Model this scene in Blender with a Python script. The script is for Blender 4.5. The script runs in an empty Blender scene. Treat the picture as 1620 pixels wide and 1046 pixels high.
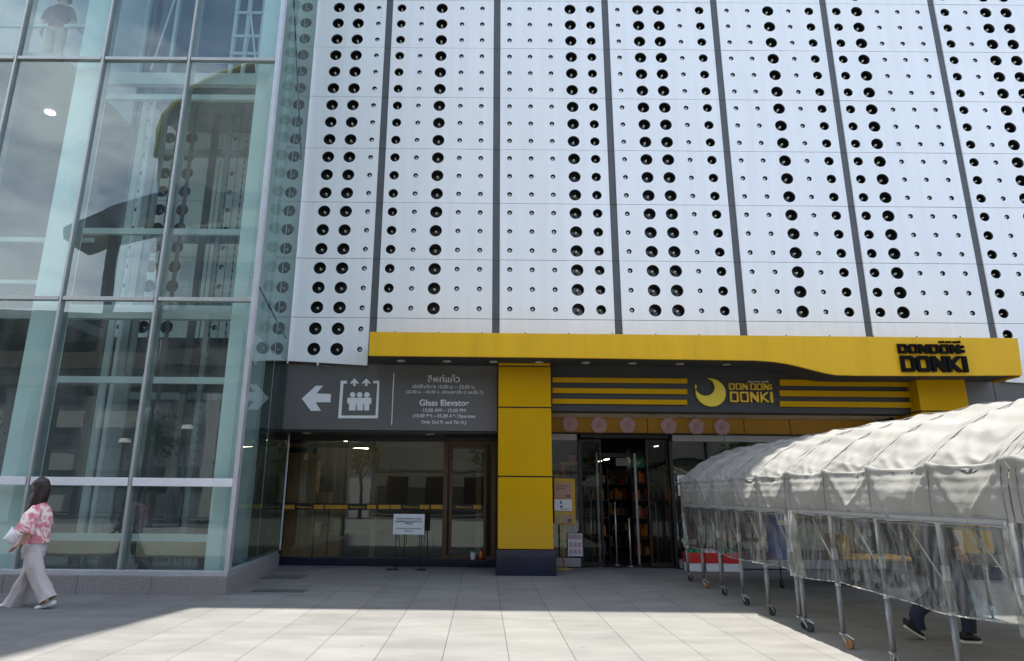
import bpy, bmesh, math, random
from mathutils import Vector, Matrix, noise
random.seed(7)
R = math.radians
sc = bpy.context.scene
COL = sc.collection

# ---------------------------------------------------------------- camera
FPX, PITCH, ROLL, YAW, PX, PY, EYE = 1022.74, 0.2470967, 0.009448635, -0.0020843, 764.0, 523.0, 1.5
fw = Vector((math.sin(YAW)*math.cos(PITCH), math.cos(YAW)*math.cos(PITCH), math.sin(PITCH)))
rt0 = Vector((math.cos(YAW), -math.sin(YAW), 0)); up0 = rt0.cross(fw)
rt = rt0*math.cos(ROLL) + up0*math.sin(ROLL); up = -rt0*math.sin(ROLL) + up0*math.cos(ROLL)
cd = bpy.data.cameras.new("camera"); cam = bpy.data.objects.new("camera", cd); COL.objects.link(cam)
cam.matrix_world = Matrix(((rt.x, up.x, -fw.x, 0), (rt.y, up.y, -fw.y, 0), (rt.z, up.z, -fw.z, EYE), (0, 0, 0, 1)))
cd.sensor_width = 36; cd.lens = FPX/1620*36; cd.shift_x = (810-PX)/1620; cd.clip_end = 3000; cd.clip_start = 0.05
sc.camera = cam
def at(px, py, Y):                                   # photograph measurement -> real point at depth Y
    d = fw + rt*((px-PX)/FPX) + up*((PY-py)/FPX)
    return Vector((0, 0, EYE)) + d*(Y/d.y)

# ---------------------------------------------------------------- light
SUN_EL = 78.0; SAZ = Vector((-0.20, -0.98, 0)).normalized()          # direction shadows fall
wd = bpy.data.worlds.new("World"); sc.world = wd; wd.use_nodes = True
wn = wd.node_tree.nodes; wl = wd.node_tree.links; wn.clear()
wo = wn.new('ShaderNodeOutputWorld'); bg = wn.new('ShaderNodeBackground'); bg.inputs[1].default_value = 0.15
sky = wn.new('ShaderNodeTexSky'); sky.sky_type = 'NISHITA'; sky.sun_disc = False
sky.sun_elevation = R(SUN_EL); sky.sun_rotation = math.atan2(-SAZ.x, -SAZ.y); sky.dust_density = 1.5
tc = wn.new('ShaderNodeTexCoord'); mp = wn.new('ShaderNodeMapping'); mp.inputs['Scale'].default_value = (1, 1, 2.2)
nz = wn.new('ShaderNodeTexNoise'); nz.inputs['Scale'].default_value = 2.3; nz.inputs['Detail'].default_value = 9; nz.inputs['Roughness'].default_value = .56
cr = wn.new('ShaderNodeValToRGB'); cr.color_ramp.elements[0].position = .49; cr.color_ramp.elements[1].position = .63
mx = wn.new('ShaderNodeMixRGB'); mx.inputs[2].default_value = (7.5, 7.9, 8.6, 1)
wl.new(tc.outputs['Generated'], mp.inputs[0]); wl.new(mp.outputs[0], nz.inputs['Vector']); wl.new(nz.outputs['Fac'], cr.inputs[0])
wl.new(cr.outputs[0], mx.inputs[0]); wl.new(sky.outputs[0], mx.inputs[1]); wl.new(mx.outputs[0], bg.inputs[0]); wl.new(bg.outputs[0], wo.inputs[0])
sl = bpy.data.lights.new("sun", 'SUN'); sl.energy = 4.9; sl.angle = R(.5); sl.color = (1, .955, .87)
so = bpy.data.objects.new("sun", sl); COL.objects.link(so)
so.rotation_euler = Vector((-SAZ.x*math.cos(R(SUN_EL)), -SAZ.y*math.cos(R(SUN_EL)), math.sin(R(SUN_EL)))).to_track_quat('Z', 'Y').to_euler()
sc.view_settings.view_transform = 'Standard'; sc.view_settings.look = 'None'; sc.view_settings.exposure = 1.28; sc.view_settings.gamma = 1
sc.render.engine = 'CYCLES'
sc.cycles.transparent_max_bounces = 24; sc.cycles.max_bounces = 8; sc.cycles.caustics_reflective = False; sc.cycles.caustics_refractive = False

# ---------------------------------------------------------------- materials
M = {}
def mat(name, col, rough=.5, metal=0, var=0, vscale=4, bump=0, bscale=60, coat=0, emit=0, spec=.5, stretch=None, sss=0):
    m = bpy.data.materials.new(name); m.use_nodes = True; n = m.node_tree.nodes; l = m.node_tree.links
    b = n['Principled BSDF']; b.inputs['Base Color'].default_value = (*col, 1); b.inputs['Roughness'].default_value = rough
    b.inputs['Metallic'].default_value = metal; b.inputs['Coat Weight'].default_value = coat; b.inputs['Coat Roughness'].default_value = .06
    b.inputs['Specular IOR Level'].default_value = spec
    t = n.new('ShaderNodeTexCoord'); mpn = n.new('ShaderNodeMapping'); l.new(t.outputs['Object'], mpn.inputs[0])
    if stretch: mpn.inputs['Scale'].default_value = stretch
    if var:
        z = n.new('ShaderNodeTexNoise'); z.inputs['Scale'].default_value = vscale; z.inputs['Detail'].default_value = 6
        l.new(mpn.outputs[0], z.inputs['Vector'])
        r = n.new('ShaderNodeMapRange'); r.inputs[1].default_value = .3; r.inputs[2].default_value = .7
        r.inputs[3].default_value = 1-var; r.inputs[4].default_value = 1+var; l.new(z.outputs['Fac'], r.inputs[0])
        v = n.new('ShaderNodeVectorMath'); v.operation = 'SCALE'; v.inputs[0].default_value = col; l.new(r.outputs[0], v.inputs['Scale'])
        l.new(v.outputs[0], b.inputs['Base Color'])
        r2 = n.new('ShaderNodeMapRange'); r2.inputs[3].default_value = max(.02, rough*(1-var)); r2.inputs[4].default_value = min(1, rough*(1+2*var))
        l.new(z.outputs['Fac'], r2.inputs[0]); l.new(r2.outputs[0], b.inputs['Roughness'])
    if bump:
        z2 = n.new('ShaderNodeTexNoise'); z2.inputs['Scale'].default_value = bscale; z2.inputs['Detail'].default_value = 4
        l.new(mpn.outputs[0], z2.inputs['Vector']); bp = n.new('ShaderNodeBump'); bp.inputs['Strength'].default_value = bump; bp.inputs['Distance'].default_value = .01
        l.new(z2.outputs['Fac'], bp.inputs['Height']); l.new(bp.outputs[0], b.inputs['Normal'])
    if emit:
        b.inputs['Emission Color'].default_value = (*col, 1); b.inputs['Emission Strength'].default_value = emit
    M[name] = m; return m
def glass(name, tint, base=.07, rough=0.0, haze=0, hz=30, wob=0, hazecol=(.8, .8, .8), grow=.9):
    m = bpy.data.materials.new(name); m.use_nodes = True; n = m.node_tree.nodes; l = m.node_tree.links; n.clear()
    o = n.new('ShaderNodeOutputMaterial'); tr = n.new('ShaderNodeBsdfTransparent'); tr.inputs[0].default_value = (*tint, 1)
    g = n.new('ShaderNodeBsdfGlossy'); g.inputs['Roughness'].default_value = rough; g.inputs[0].default_value = (.84, .95, .92, 1)
    lw = n.new('ShaderNodeLayerWeight'); lw.inputs[0].default_value = .5
    p = n.new('ShaderNodeMath'); p.operation = 'POWER'; p.inputs[1].default_value = 5; l.new(lw.outputs['Facing'], p.inputs[0])
    ma = n.new('ShaderNodeMath'); ma.operation = 'MULTIPLY_ADD'; ma.inputs[1].default_value = grow; ma.inputs[2].default_value = base; ma.use_clamp = True
    l.new(p.outputs[0], ma.inputs[0]); mix = n.new('ShaderNodeMixShader'); l.new(ma.outputs[0], mix.inputs[0])
    l.new(tr.outputs[0], mix.inputs[1]); l.new(g.outputs[0], mix.inputs[2]); out = mix.outputs[0]
    t = n.new('ShaderNodeTexCoord')
    if wob:
        z = n.new('ShaderNodeTexNoise'); z.inputs['Scale'].default_value = 1.1 if wob < 1 else 5; z.inputs['Detail'].default_value = 2
        l.new(t.outputs['Object'], z.inputs['Vector']); bp = n.new('ShaderNodeBump'); bp.inputs['Strength'].default_value = min(1, wob); bp.inputs['Distance'].default_value = .02
        l.new(z.outputs['Fac'], bp.inputs['Height']); l.new(bp.outputs[0], g.inputs['Normal'])
    if haze:
        mp_ = n.new('ShaderNodeMapping'); mp_.inputs['Rotation'].default_value = (.5, 0, 0); mp_.inputs['Scale'].default_value = (1, 3.5, .7); l.new(t.outputs['Object'], mp_.inputs[0])
        z = n.new('ShaderNodeTexNoise'); z.inputs['Scale'].default_value = hz; z.inputs['Detail'].default_value = 5; z.inputs['Distortion'].default_value = .6
        l.new(mp_.outputs[0], z.inputs['Vector'])
        r = n.new('ShaderNodeMapRange'); r.inputs[1].default_value = .42; r.inputs[2].default_value = .75; r.inputs[3].default_value = haze*.35; r.inputs[4].default_value = haze*2
        l.new(z.outputs['Fac'], r.inputs[0]); d = n.new('ShaderNodeBsdfDiffuse'); d.inputs[0].default_value = (*hazecol, 1)
        m2 = n.new('ShaderNodeMixShader'); l.new(r.outputs[0], m2.inputs[0]); l.new(out, m2.inputs[1]); l.new(d.outputs[0], m2.inputs[2]); out = m2.outputs[0]
    l.new(out, o.inputs[0]); M[name] = m; return m

mat('white_panel', (.89, .91, .91), .3, .0, .035, 1.3, .12, 1.3, coat=.28, spec=.6, stretch=(4.5, 1, .3))
mat('joint_grey', (.10, .105, .11), .5, .2, .1, 3)
mat('black_cup', (.013, .015, .014), .16)
mat('lens_grey', (.85, .83, .74), .2, coat=.6)
mat('lens_bright', (.78, .80, .82), .4)
mat('wall_dark', (.05, .052, .055), .7, 0, .15, 2)
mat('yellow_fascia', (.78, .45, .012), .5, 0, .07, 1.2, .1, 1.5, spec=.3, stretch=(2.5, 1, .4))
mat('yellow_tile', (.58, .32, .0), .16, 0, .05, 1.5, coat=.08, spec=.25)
mat('navy_base', (.006, .010, .028), .3, 0, .3, 3, coat=.3)
mat('band_grey', (.035, .036, .036), .5, 0, .07, 1.2)
mat('sign_grey', (.125, .122, .118), .5, 0, .07, 1.2)
mat('sign_white', (.80, .82, .84), .5)
mat('black_paint', (.012, .012, .012), .45)
mat('black_letter', (.006, .005, .004), .7, spec=.1)
mat('yellow_letter', (.75, .48, .03), .4)
mat('crescent_yellow', (.80, .62, .04), .4)
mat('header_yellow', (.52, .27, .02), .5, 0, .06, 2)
mat('header_beige', (.88, .76, .58), .6, 0, .06, 3)
mat('ceiling_stroke', (.14, .075, .03), .7)
mat('lintel_grey', (.34, .33, .33), .35, .4, .08, 4)
mat('alu_dark', (.42, .43, .42), .4, .5, .08, 5)
mat('alu', (.56, .57, .60), .35, .6, .06, 5)
mat('alu_light', (.74, .75, .77), .4, .2, .05, 5)
mat('steel_white', (.66, .69, .69), .45, .1, .06, 2)
mat('column_white', (.90, .95, .94), .35, 0, .04, 1.5)
mat('dark_frame', (.035, .026, .02), .4, .2)
mat('brown_frame', (.10, .058, .030), .4, .2, .15, 8)
mat('cardboard', (.46, .33, .16), .8, 0, .14, 5, .2, 30)
mat('wood_pale', (.42, .32, .18), .6, 0, .12, 8)
mat('granite', (.235, .218, .205), .6, 0, .2, 40, .05, 80)
mat('drain', (.085, .087, .09), .55, .3, .3, 30)
mat('interior_floor', (.12, .11, .10), .3, 0, .1, 3)
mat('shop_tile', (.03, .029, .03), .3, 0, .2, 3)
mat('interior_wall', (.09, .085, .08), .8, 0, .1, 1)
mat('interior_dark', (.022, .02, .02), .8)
mat('cable', (.035, .04, .04), .5, .3)
mat('rail_grey', (.30, .32, .33), .45, .4, .1, 4)
mat('rail_dark', (.10, .11, .12), .5, .3, .1, 4)
mat('tube_steel', (.19, .20, .21), .48, .35, .12, 12)
mat('clamp', (.36, .37, .38), .35, .6, .1, 20)
mat('rubber', (.02, .02, .02), .6)
mat('wheel_orange', (.26, .12, .04), .5, 0, .3, 30)
mat('rusty', (.16, .09, .06), .7, .3, .4, 40)
mat('paper', (.70, .71, .70), .7, 0, .03, 3)
mat('paper_ink', (.10, .10, .12), .7)
mat('poster_peach', (.42, .25, .16), .6)
mat('stand_yellow', (.50, .30, .03), .4, .2)
mat('red_paint', (.55, .03, .025), .5)
mat('red_dark', (.22, .02, .015), .6, 0, .3, 9)
mat('orange_plastic', (.75, .20, .03), .4)
mat('blue_plastic', (.012, .075, .42), .35, 0, .1, 3)
mat('green_sign', (.05, .34, .20), .5)
mat('pink_petal', (.62, .42, .47), .7, 0, .12, 9)
mat('pink_deep', (.54, .33, .38), .7)
mat('lamp_glow', (1, .93, .78), .5, emit=3.0)
mat('lamp_dim', (.62, .60, .55), .35)
mat('tube_glow', (1, .86, .62), .5, emit=16.0)
mat('skin', (.55, .32, .22), .5, 0, .05, 12)
mat('hair', (.020, .007, .006), .42, 0, .3, 60, .3, 140, stretch=(1, 1, .15))
mat('trouser_cream', (.50, .45, .42), .75, 0, .08, 9, .25, 26, stretch=(1, 1, .25))
mat('bag_white', (.80, .80, .79), .5)
mat('shoe_white', (.68, .65, .6), .6)
mat('navy_cloth', (.018, .024, .055), .85, 0, .15, 12, .3, 30)
mat('denim', (.05, .065, .10), .85, 0, .15, 12, .3, 30)
mat('shoe_black', (.012, .012, .013), .7)
mat('shirt_grey', (.045, .05, .07), .8, 0, .1, 10)
mat('shirt_red', (.07, .035, .035), .8, 0, .2, 10)
mat('opposite_grey', (.22, .21, .20), .6, 0, .2, .3)
mat('opposite_light', (.46, .45, .44), .7, 0, .1, .3)
mat('opposite_brown', (.09, .075, .062), .7, 0, .2, .3)
mat('opposite_trim', (.40, .33, .10), .5)
mat('opposite_window', (.02, .025, .03), .12)
mat('concrete', (.22, .22, .21), .8, 0, .12, 1)
mat('asphalt', (.05, .05, .052), .85, 0, .2, 2, .2, 90)
mat('leaf', (.06, .10, .035), .6, 0, .3, 5)
mat('bark', (.10, .075, .05), .9)
glass('tower_glass', (.66, .80, .765), .12, wob=.07, haze=.055, hz=1.6, hazecol=(.62, .70, .68))
glass('side_glass', (.54, .66, .63), .05, wob=.05, grow=.25, haze=.05, hz=2, hazecol=(.6, .68, .66))
glass('side_glass_low', (.54, .66, .63), .13, wob=.02, grow=.9)
glass('shop_glass', (.60, .585, .53), .10, wob=.08)
glass('door_glass', (.30, .30, .30), .03)
glass('clear_film', (.80, .81, .79), .05, .12, haze=.20, hz=4.5, wob=1, hazecol=(.42, .41, .38), grow=.6)
glass('milky_film', (.45, .44, .42), .06, .15, haze=.5, hz=6, wob=1, hazecol=(.66, .64, .58))

# patterned shirt
m = mat('shirt_pink', (.75, .6, .55), .75); n = m.node_tree.nodes; l = m.node_tree.links
t = n.new('ShaderNodeTexCoord'); z = n.new('ShaderNodeTexNoise'); z.inputs['Scale'].default_value = 7.5; z.inputs['Detail'].default_value = 3; z.inputs['Distortion'].default_value = 1.6
r = n.new('ShaderNodeValToRGB'); e = r.color_ramp.elements; e[0].position = .40; e[0].color = (.66, .17, .22, 1); e[1].position = .68; e[1].color = (.82, .72, .58, 1)
x = e.new(.50); x.color = (.74, .33, .36, 1); x = e.new(.56); x.color = (.85, .74, .66, 1)
l.new(t.outputs['Object'], z.inputs['Vector']); l.new(z.outputs['Fac'], r.inputs[0]); l.new(r.outputs[0], n['Principled BSDF'].inputs['Base Color'])

# tent cloth: PVC with a little light passing through
m = bpy.data.materials.new('tent_cloth'); M['tent_cloth'] = m; m.use_nodes = True; n = m.node_tree.nodes; l = m.node_tree.links
b = n['Principled BSDF']; b.inputs['Roughness'].default_value = .66; b.inputs['Specular IOR Level'].default_value = .3; b.inputs['Base Color'].default_value = (.34, .34, .32, 1)
t = n.new('ShaderNodeTexCoord'); z = n.new('ShaderNodeTexNoise'); z.inputs['Scale'].default_value = 1.6; z.inputs['Detail'].default_value = 7
r = n.new('ShaderNodeValToRGB'); e = r.color_ramp.elements; e[0].position = .3; e[0].color = (.232, .229, .212, 1); e[1].position = .62; e[1].color = (.312, .310, .292, 1)
l.new(t.outputs['Object'], z.inputs['Vector']); l.new(z.outputs['Fac'], r.inputs[0]); l.new(r.outputs[0], b.inputs['Base Color'])
z2 = n.new('ShaderNodeTexNoise'); z2.inputs['Scale'].default_value = 9; z2.inputs['Detail'].default_value = 3; bp = n.new('ShaderNodeBump'); bp.inputs['Strength'].default_value = .35; bp.inputs['Distance'].default_value = .02
l.new(t.outputs['Object'], z2.inputs['Vector']); l.new(z2.outputs['Fac'], bp.inputs['Height']); l.new(bp.outputs[0], b.inputs['Normal'])
tl = n.new('ShaderNodeBsdfTranslucent'); tl.inputs[0].default_value = (.40, .37, .30, 1); ms = n.new('ShaderNodeMixShader'); ms.inputs[0].default_value = .30
o = n['Material Output']; l.new(b.outputs[0], ms.inputs[1]); l.new(tl.outputs[0], ms.inputs[2]); l.new(ms.outputs[0], o.inputs[0])
mat('tent_hem', (.27, .265, .25), .55, 0, .1, 10)

# paving: 0.625 m slabs, joints, stains, tone per slab
m = bpy.data.materials.new('paving'); M['paving'] = m; m.use_nodes = True; n = m.node_tree.nodes; l = m.node_tree.links; b = n['Principled BSDF']
def MN(op, a=None, b_=None, c=None, clamp=False):
    k = n.new('ShaderNodeMath'); k.operation = op; k.use_clamp = clamp
    for i, v in enumerate((a, b_, c)):
        if v is None: continue
        if isinstance(v, (int, float)): k.inputs[i].default_value = v
        else: l.new(v, k.inputs[i])
    return k.outputs[0]
t = n.new('ShaderNodeTexCoord'); sx = n.new('ShaderNodeSeparateXYZ'); l.new(t.outputs['Object'], sx.inputs[0])
u = MN('DIVIDE', MN('SUBTRACT', sx.outputs[0], .26), .625); v = MN('DIVIDE', MN('SUBTRACT', sx.outputs[1], .1), 1.25)
fu = MN('FRACT', u); fv = MN('FRACT', v)
ju = MN('LESS_THAN', MN('MINIMUM', fu, MN('SUBTRACT', 1, fu)), .0072); jv = MN('LESS_THAN', MN('MINIMUM', fv, MN('SUBTRACT', 1, fv)), .0022)
jt = MN('MAXIMUM', ju, MN('MULTIPLY', jv, .7))
cb = n.new('ShaderNodeCombineXYZ'); l.new(MN('FLOOR', u), cb.inputs[0]); l.new(MN('FLOOR', v), cb.inputs[1])
wnz = n.new('ShaderNodeTexWhiteNoise'); l.new(cb.outputs[0], wnz.inputs['Vector'])
mpn = n.new('ShaderNodeMapping'); mpn.inputs['Scale'].default_value = (.55, 1.6, 1); l.new(t.outputs['Object'], mpn.inputs[0])
st = n.new('ShaderNodeTexNoise'); st.inputs['Scale'].default_value = 1.7; st.inputs['Detail'].default_value = 9; st.inputs['Roughness'].default_value = .65; l.new(mpn.outputs[0], st.inputs['Vector'])
gr = n.new('ShaderNodeTexNoise'); gr.inputs['Scale'].default_value = 140; gr.inputs['Detail'].default_value = 2; l.new(t.outputs['Object'], gr.inputs['Vector'])
vo = n.new('ShaderNodeTexVoronoi'); vo.inputs['Scale'].default_value = 1.3; l.new(t.outputs['Object'], vo.inputs['Vector'])
spot = MN('LESS_THAN', vo.outputs['Distance'], .035)
val = MN('ADD', MN('MULTIPLY', wnz.outputs['Value'], .13), MN('ADD', MN('MULTIPLY', st.outputs['Fac'], .95), MN('MULTIPLY', gr.outputs['Fac'], .16)))
val = MN('ADD', val, .34)
val = MN('MULTIPLY', val, MN('SUBTRACT', 1, MN('MULTIPLY', jt, .6))); val = MN('MULTIPLY', val, MN('SUBTRACT', 1, MN('MULTIPLY', spot, .25)))
vm = n.new('ShaderNodeVectorMath'); vm.operation = 'SCALE'; vm.inputs[0].default_value = (.163, .161, .152); l.new(val, vm.inputs['Scale']); l.new(vm.outputs[0], b.inputs['Base Color'])
b.inputs['Roughness'].default_value = .66; b.inputs['Specular IOR Level'].default_value = .22
bp = n.new('ShaderNodeBump'); bp.inputs['Strength'].default_value = .4; bp.inputs['Distance'].default_value = .003; l.new(MN('SUBTRACT', gr.outputs['Fac'], MN('MULTIPLY', jt, 2)), bp.inputs['Height']); l.new(bp.outputs[0], b.inputs['Normal'])

# ---------------------------------------------------------------- builders
class MB:
    def __init__(s): s.bm = bmesh.new()
    def box(s, x0, x1, y0, y1, z0, z1):
        v = [s.bm.verts.new(p) for p in ((x0,y0,z0),(x1,y0,z0),(x1,y1,z0),(x0,y1,z0),(x0,y0,z1),(x1,y0,z1),(x1,y1,z1),(x0,y1,z1))]
        for f in ((3,2,1,0),(4,5,6,7),(0,1,5,4),(1,2,6,5),(2,3,7,6),(3,0,4,7)): s.bm.faces.new([v[i] for i in f])
        return s
    def tube(s, pts, r, seg=10, r2=None, caps=True):
        pts = [Vector(p) for p in pts]; rings = []; N = len(pts); prev = None
        for i, p in enumerate(pts):
            d = (pts[min(i+1, N-1)]-pts[max(i-1, 0)]).normalized()
            if prev is None:
                a = d.orthogonal().normalized()
            else:
                a = (prev - d*prev.dot(d)).normalized()
            prev = a; c = d.cross(a); rr = r if r2 is None else r+(r2-r)*i/(N-1)
            rings.append([s.bm.verts.new(p+(a*math.cos(2*math.pi*k/seg)+c*math.sin(2*math.pi*k/seg))*rr) for k in range(seg)])
        for i in range(N-1):
            for k in range(seg):
                s.bm.faces.new((rings[i][k], rings[i][(k+1) % seg], rings[i+1][(k+1) % seg], rings[i+1][k]))
        if caps: s.bm.faces.new(rings[0][::-1]); s.bm.faces.new(rings[-1])
        return s
    def loft(s, pts, rad, seg=28, fold=0, seed=0, phase=0, cap0=False):   # open cloth tube, elliptical radii, fold noise
        prev = None; N = len(pts); P_ = [Vector(p) for p in pts]; fine = []
        for i in range(N-1):
            for k in range(5):
                f = k/5; c0 = P_[max(i-1, 0)]; c1 = P_[i]; c2 = P_[i+1]; c3 = P_[min(i+2, N-1)]
                q = .5*((2*c1)+(c2-c0)*f+(2*c0-5*c1+4*c2-c3)*f*f+(3*c1-c0-3*c2+c3)*f**3)
                ra = [rad[i][j]*(1-f)+rad[i+1][j]*f for j in (0, 1)]; fine.append((q, ra, i+f))
        fine.append((P_[-1], rad[-1], N-1))
        for n_, (q, ra, t) in enumerate(fine):
            d = (fine[min(n_+1, len(fine)-1)][0]-fine[max(n_-1, 0)][0]).normalized()
            e2 = Vector((0, 1, 0)); e1 = d.cross(e2).normalized(); e2 = e1.cross(d).normalized(); rg = []
            for k in range(seg):
                a = 2*math.pi*k/seg
                w = 1+fold*noise.noise(Vector((math.cos(a)*1.6+seed, math.sin(a)*1.6, t*.9)))+fold*.5*noise.noise(Vector((math.cos(a)*4+seed, math.sin(a)*4, t*2.2)))
                rg.append(s.bm.verts.new(q+e1*math.cos(a)*ra[0]*w+e2*math.sin(a)*ra[1]*w))
            if prev:
                for k in range(seg): s.bm.faces.new((prev[k], prev[(k+1) % seg], rg[(k+1) % seg], rg[k]))
            elif cap0: s.bm.faces.new(rg[::-1])
            prev = rg
        return s
    def cyl(s, p, q, r, seg=20, r2=None): return s.tube([p, q], r, seg, r2)
    def prism(s, loop, y0, y1):                      # loop of (x,z), extruded along y
        a = [s.bm.verts.new((x, y0, z)) for x, z in loop]; b = [s.bm.verts.new((x, y1, z)) for x, z in loop]; N = len(loop)
        s.bm.faces.new(a); s.bm.faces.new(b[::-1])
        for i in range(N): s.bm.faces.new((a[i], b[i], b[(i+1) % N], a[(i+1) % N]))
        return s
    def quad(s, *p): s.bm.faces.new([s.bm.verts.new(q) for q in p]); return s
    def build(s, name, m, parent=None, smooth=False, bevel=0, fix=True, col=COL):
        if fix: bmesh.ops.recalc_face_normals(s.bm, faces=s.bm.faces)
        me = bpy.data.meshes.new(name); s.bm.to_mesh(me); s.bm.free()
        o = bpy.data.objects.new(name, me); col.objects.link(o)
        for mm in (m if isinstance(m, list) else [m]): me.materials.append(M[mm])
        if smooth:
            for p in me.polygons: p.use_smooth = True
        if bevel:
            bv = o.modifiers.new('bevel', 'BEVEL'); bv.width = bevel; bv.segments = 2; bv.limit_method = 'ANGLE'
        if parent: adopt(o, parent)
        return o
def wloc(o):
    v = Vector(o.location); p = o.parent
    if p is not None: return wloc(p) + (Matrix.Translation(v) if False else v) + o.matrix_parent_inverse.to_translation()
    return v
def adopt(o, parent):
    o.parent = parent; o.matrix_parent_inverse = Matrix.Translation(-wloc(parent)); return o
def tag(o, label=None, cat=None, group=None, kind=None):
    if label: o['label'] = label
    if cat: o['category'] = cat
    if group: o['group'] = group
    if kind: o['kind'] = kind
    return o
def thing(name, label, cat, loc=(0, 0, 0), group=None):
    o = bpy.data.objects.new(name, None); COL.objects.link(o); o.location = loc; o.empty_display_size = .1
    return tag(o, label, cat, group)
def kids(o): return [c for c in bpy.data.objects if c.parent == o]
def copy_tree(o, parent=None):
    ch = kids(o); c = o.copy(); COL.objects.link(c)
    if parent: c.parent = parent; c.matrix_parent_inverse = o.matrix_parent_inverse.copy()
    for k in ch: copy_tree(k, c)
    return c
def glyph(name, loops, y, m, parent, depth=.01):     # flat sign shape with holes: loops of (x,z)
    cu = bpy.data.curves.new(name, 'CURVE'); cu.dimensions = '2D'; cu.fill_mode = 'BOTH'; cu.extrude = depth/2
    for lp in loops:
        sp = cu.splines.new('POLY'); sp.points.add(len(lp)-1); sp.use_cyclic_u = True
        for i, (x, z) in enumerate(lp): sp.points[i].co = (x, z, 0, 1)
    o = bpy.data.objects.new(name, cu); COL.objects.link(o); bpy.context.view_layer.update()
    me = bpy.data.meshes.new_from_object(o.evaluated_get(bpy.context.evaluated_depsgraph_get()))
    bpy.data.objects.remove(o)
    me.transform(Matrix.Translation((0, y, 0)) @ Matrix.Rotation(R(90), 4, 'X'))
    me.materials.clear(); me.materials.append(M[m]); o = bpy.data.objects.new(name, me); COL.objects.link(o)
    if parent: adopt(o, parent)
    return o
def text(name, s, cx, z, w, y, m, parent, depth=.004, h=None, bold=0, sp=1):
    cu = bpy.data.curves.new(name, 'FONT'); cu.body = s; cu.align_x = 'CENTER'; cu.align_y = 'CENTER'; cu.extrude = 0; cu.size = 1; cu.offset = bold; cu.space_character = sp
    cu.resolution_u = 4
    o = bpy.data.objects.new(name, cu); COL.objects.link(o); bpy.context.view_layer.update()
    me = bpy.data.meshes.new_from_object(o.evaluated_get(bpy.context.evaluated_depsgraph_get()))
    bpy.data.objects.remove(o)
    xs = [v.co.x for v in me.vertices]; ys = [v.co.y for v in me.vertices]
    k = w/(max(xs)-min(xs)); kz = k if h is None else h/(max(ys)-min(ys)); mxx = (max(xs)+min(xs))/2; my = (max(ys)+min(ys))/2
    for v in me.vertices: v.co = ((v.co.x-mxx)*k+cx, y, (v.co.y-my)*kz+z)
    bm = bmesh.new(); bm.from_mesh(me); rr = bmesh.ops.extrude_face_region(bm, geom=bm.faces[:])
    for v in rr['geom']:
        if isinstance(v, bmesh.types.BMVert): v.co.y += depth
    bmesh.ops.recalc_face_normals(bm, faces=bm.faces); bm.to_mesh(me); bm.free()
    me.materials.clear(); me.materials.append(M[m]); o = bpy.data.objects.new(name, me); COL.objects.link(o)
    if parent: adopt(o, parent)
    return o
def px2(lst, Y): return [(at(x, y, Y).x, at(x, y, Y).z) for x, y in lst]

# ================================================================ SETTING
D = 13.2
def ground():
    b = MB(); b.quad((-60, -9, 0), (60, -9, 0), (60, 40, 0), (-60, 40, 0)); o = b.build('plaza_paving', 'paving'); tag(o, kind='structure')
    b = MB(); b.box(-300, 300, -300, -9.004, -.5, -.12); o = b.build('road', 'asphalt'); tag(o, kind='structure')
    b = MB(); b.box(-60, 60, -9.2, -9.002, -.3, .004); tag(b.build('kerb', 'concrete'), kind='structure')
    b = MB(); b.box(-300, 300, 40, 400, -.5, -.05); tag(b.build('ground', 'concrete'), kind='structure')
ground()
dp = [(at(418, 933, 1), 0)]
b = MB(); b.box(-3.55, -2.75, 10.62, 10.92, .002, .007); tag(b.build('drain_cover', 'drain'), 'dark metal drain cover in the paving by the granite plinth corner', 'drain cover')
b = MB(); b.box(-3.95, -3.25, 12.2, 12.75, .002, .007); tag(b.build('drain_cover', 'drain'), 'dark metal drain cover in the paving near the shop window', 'drain cover')

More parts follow.
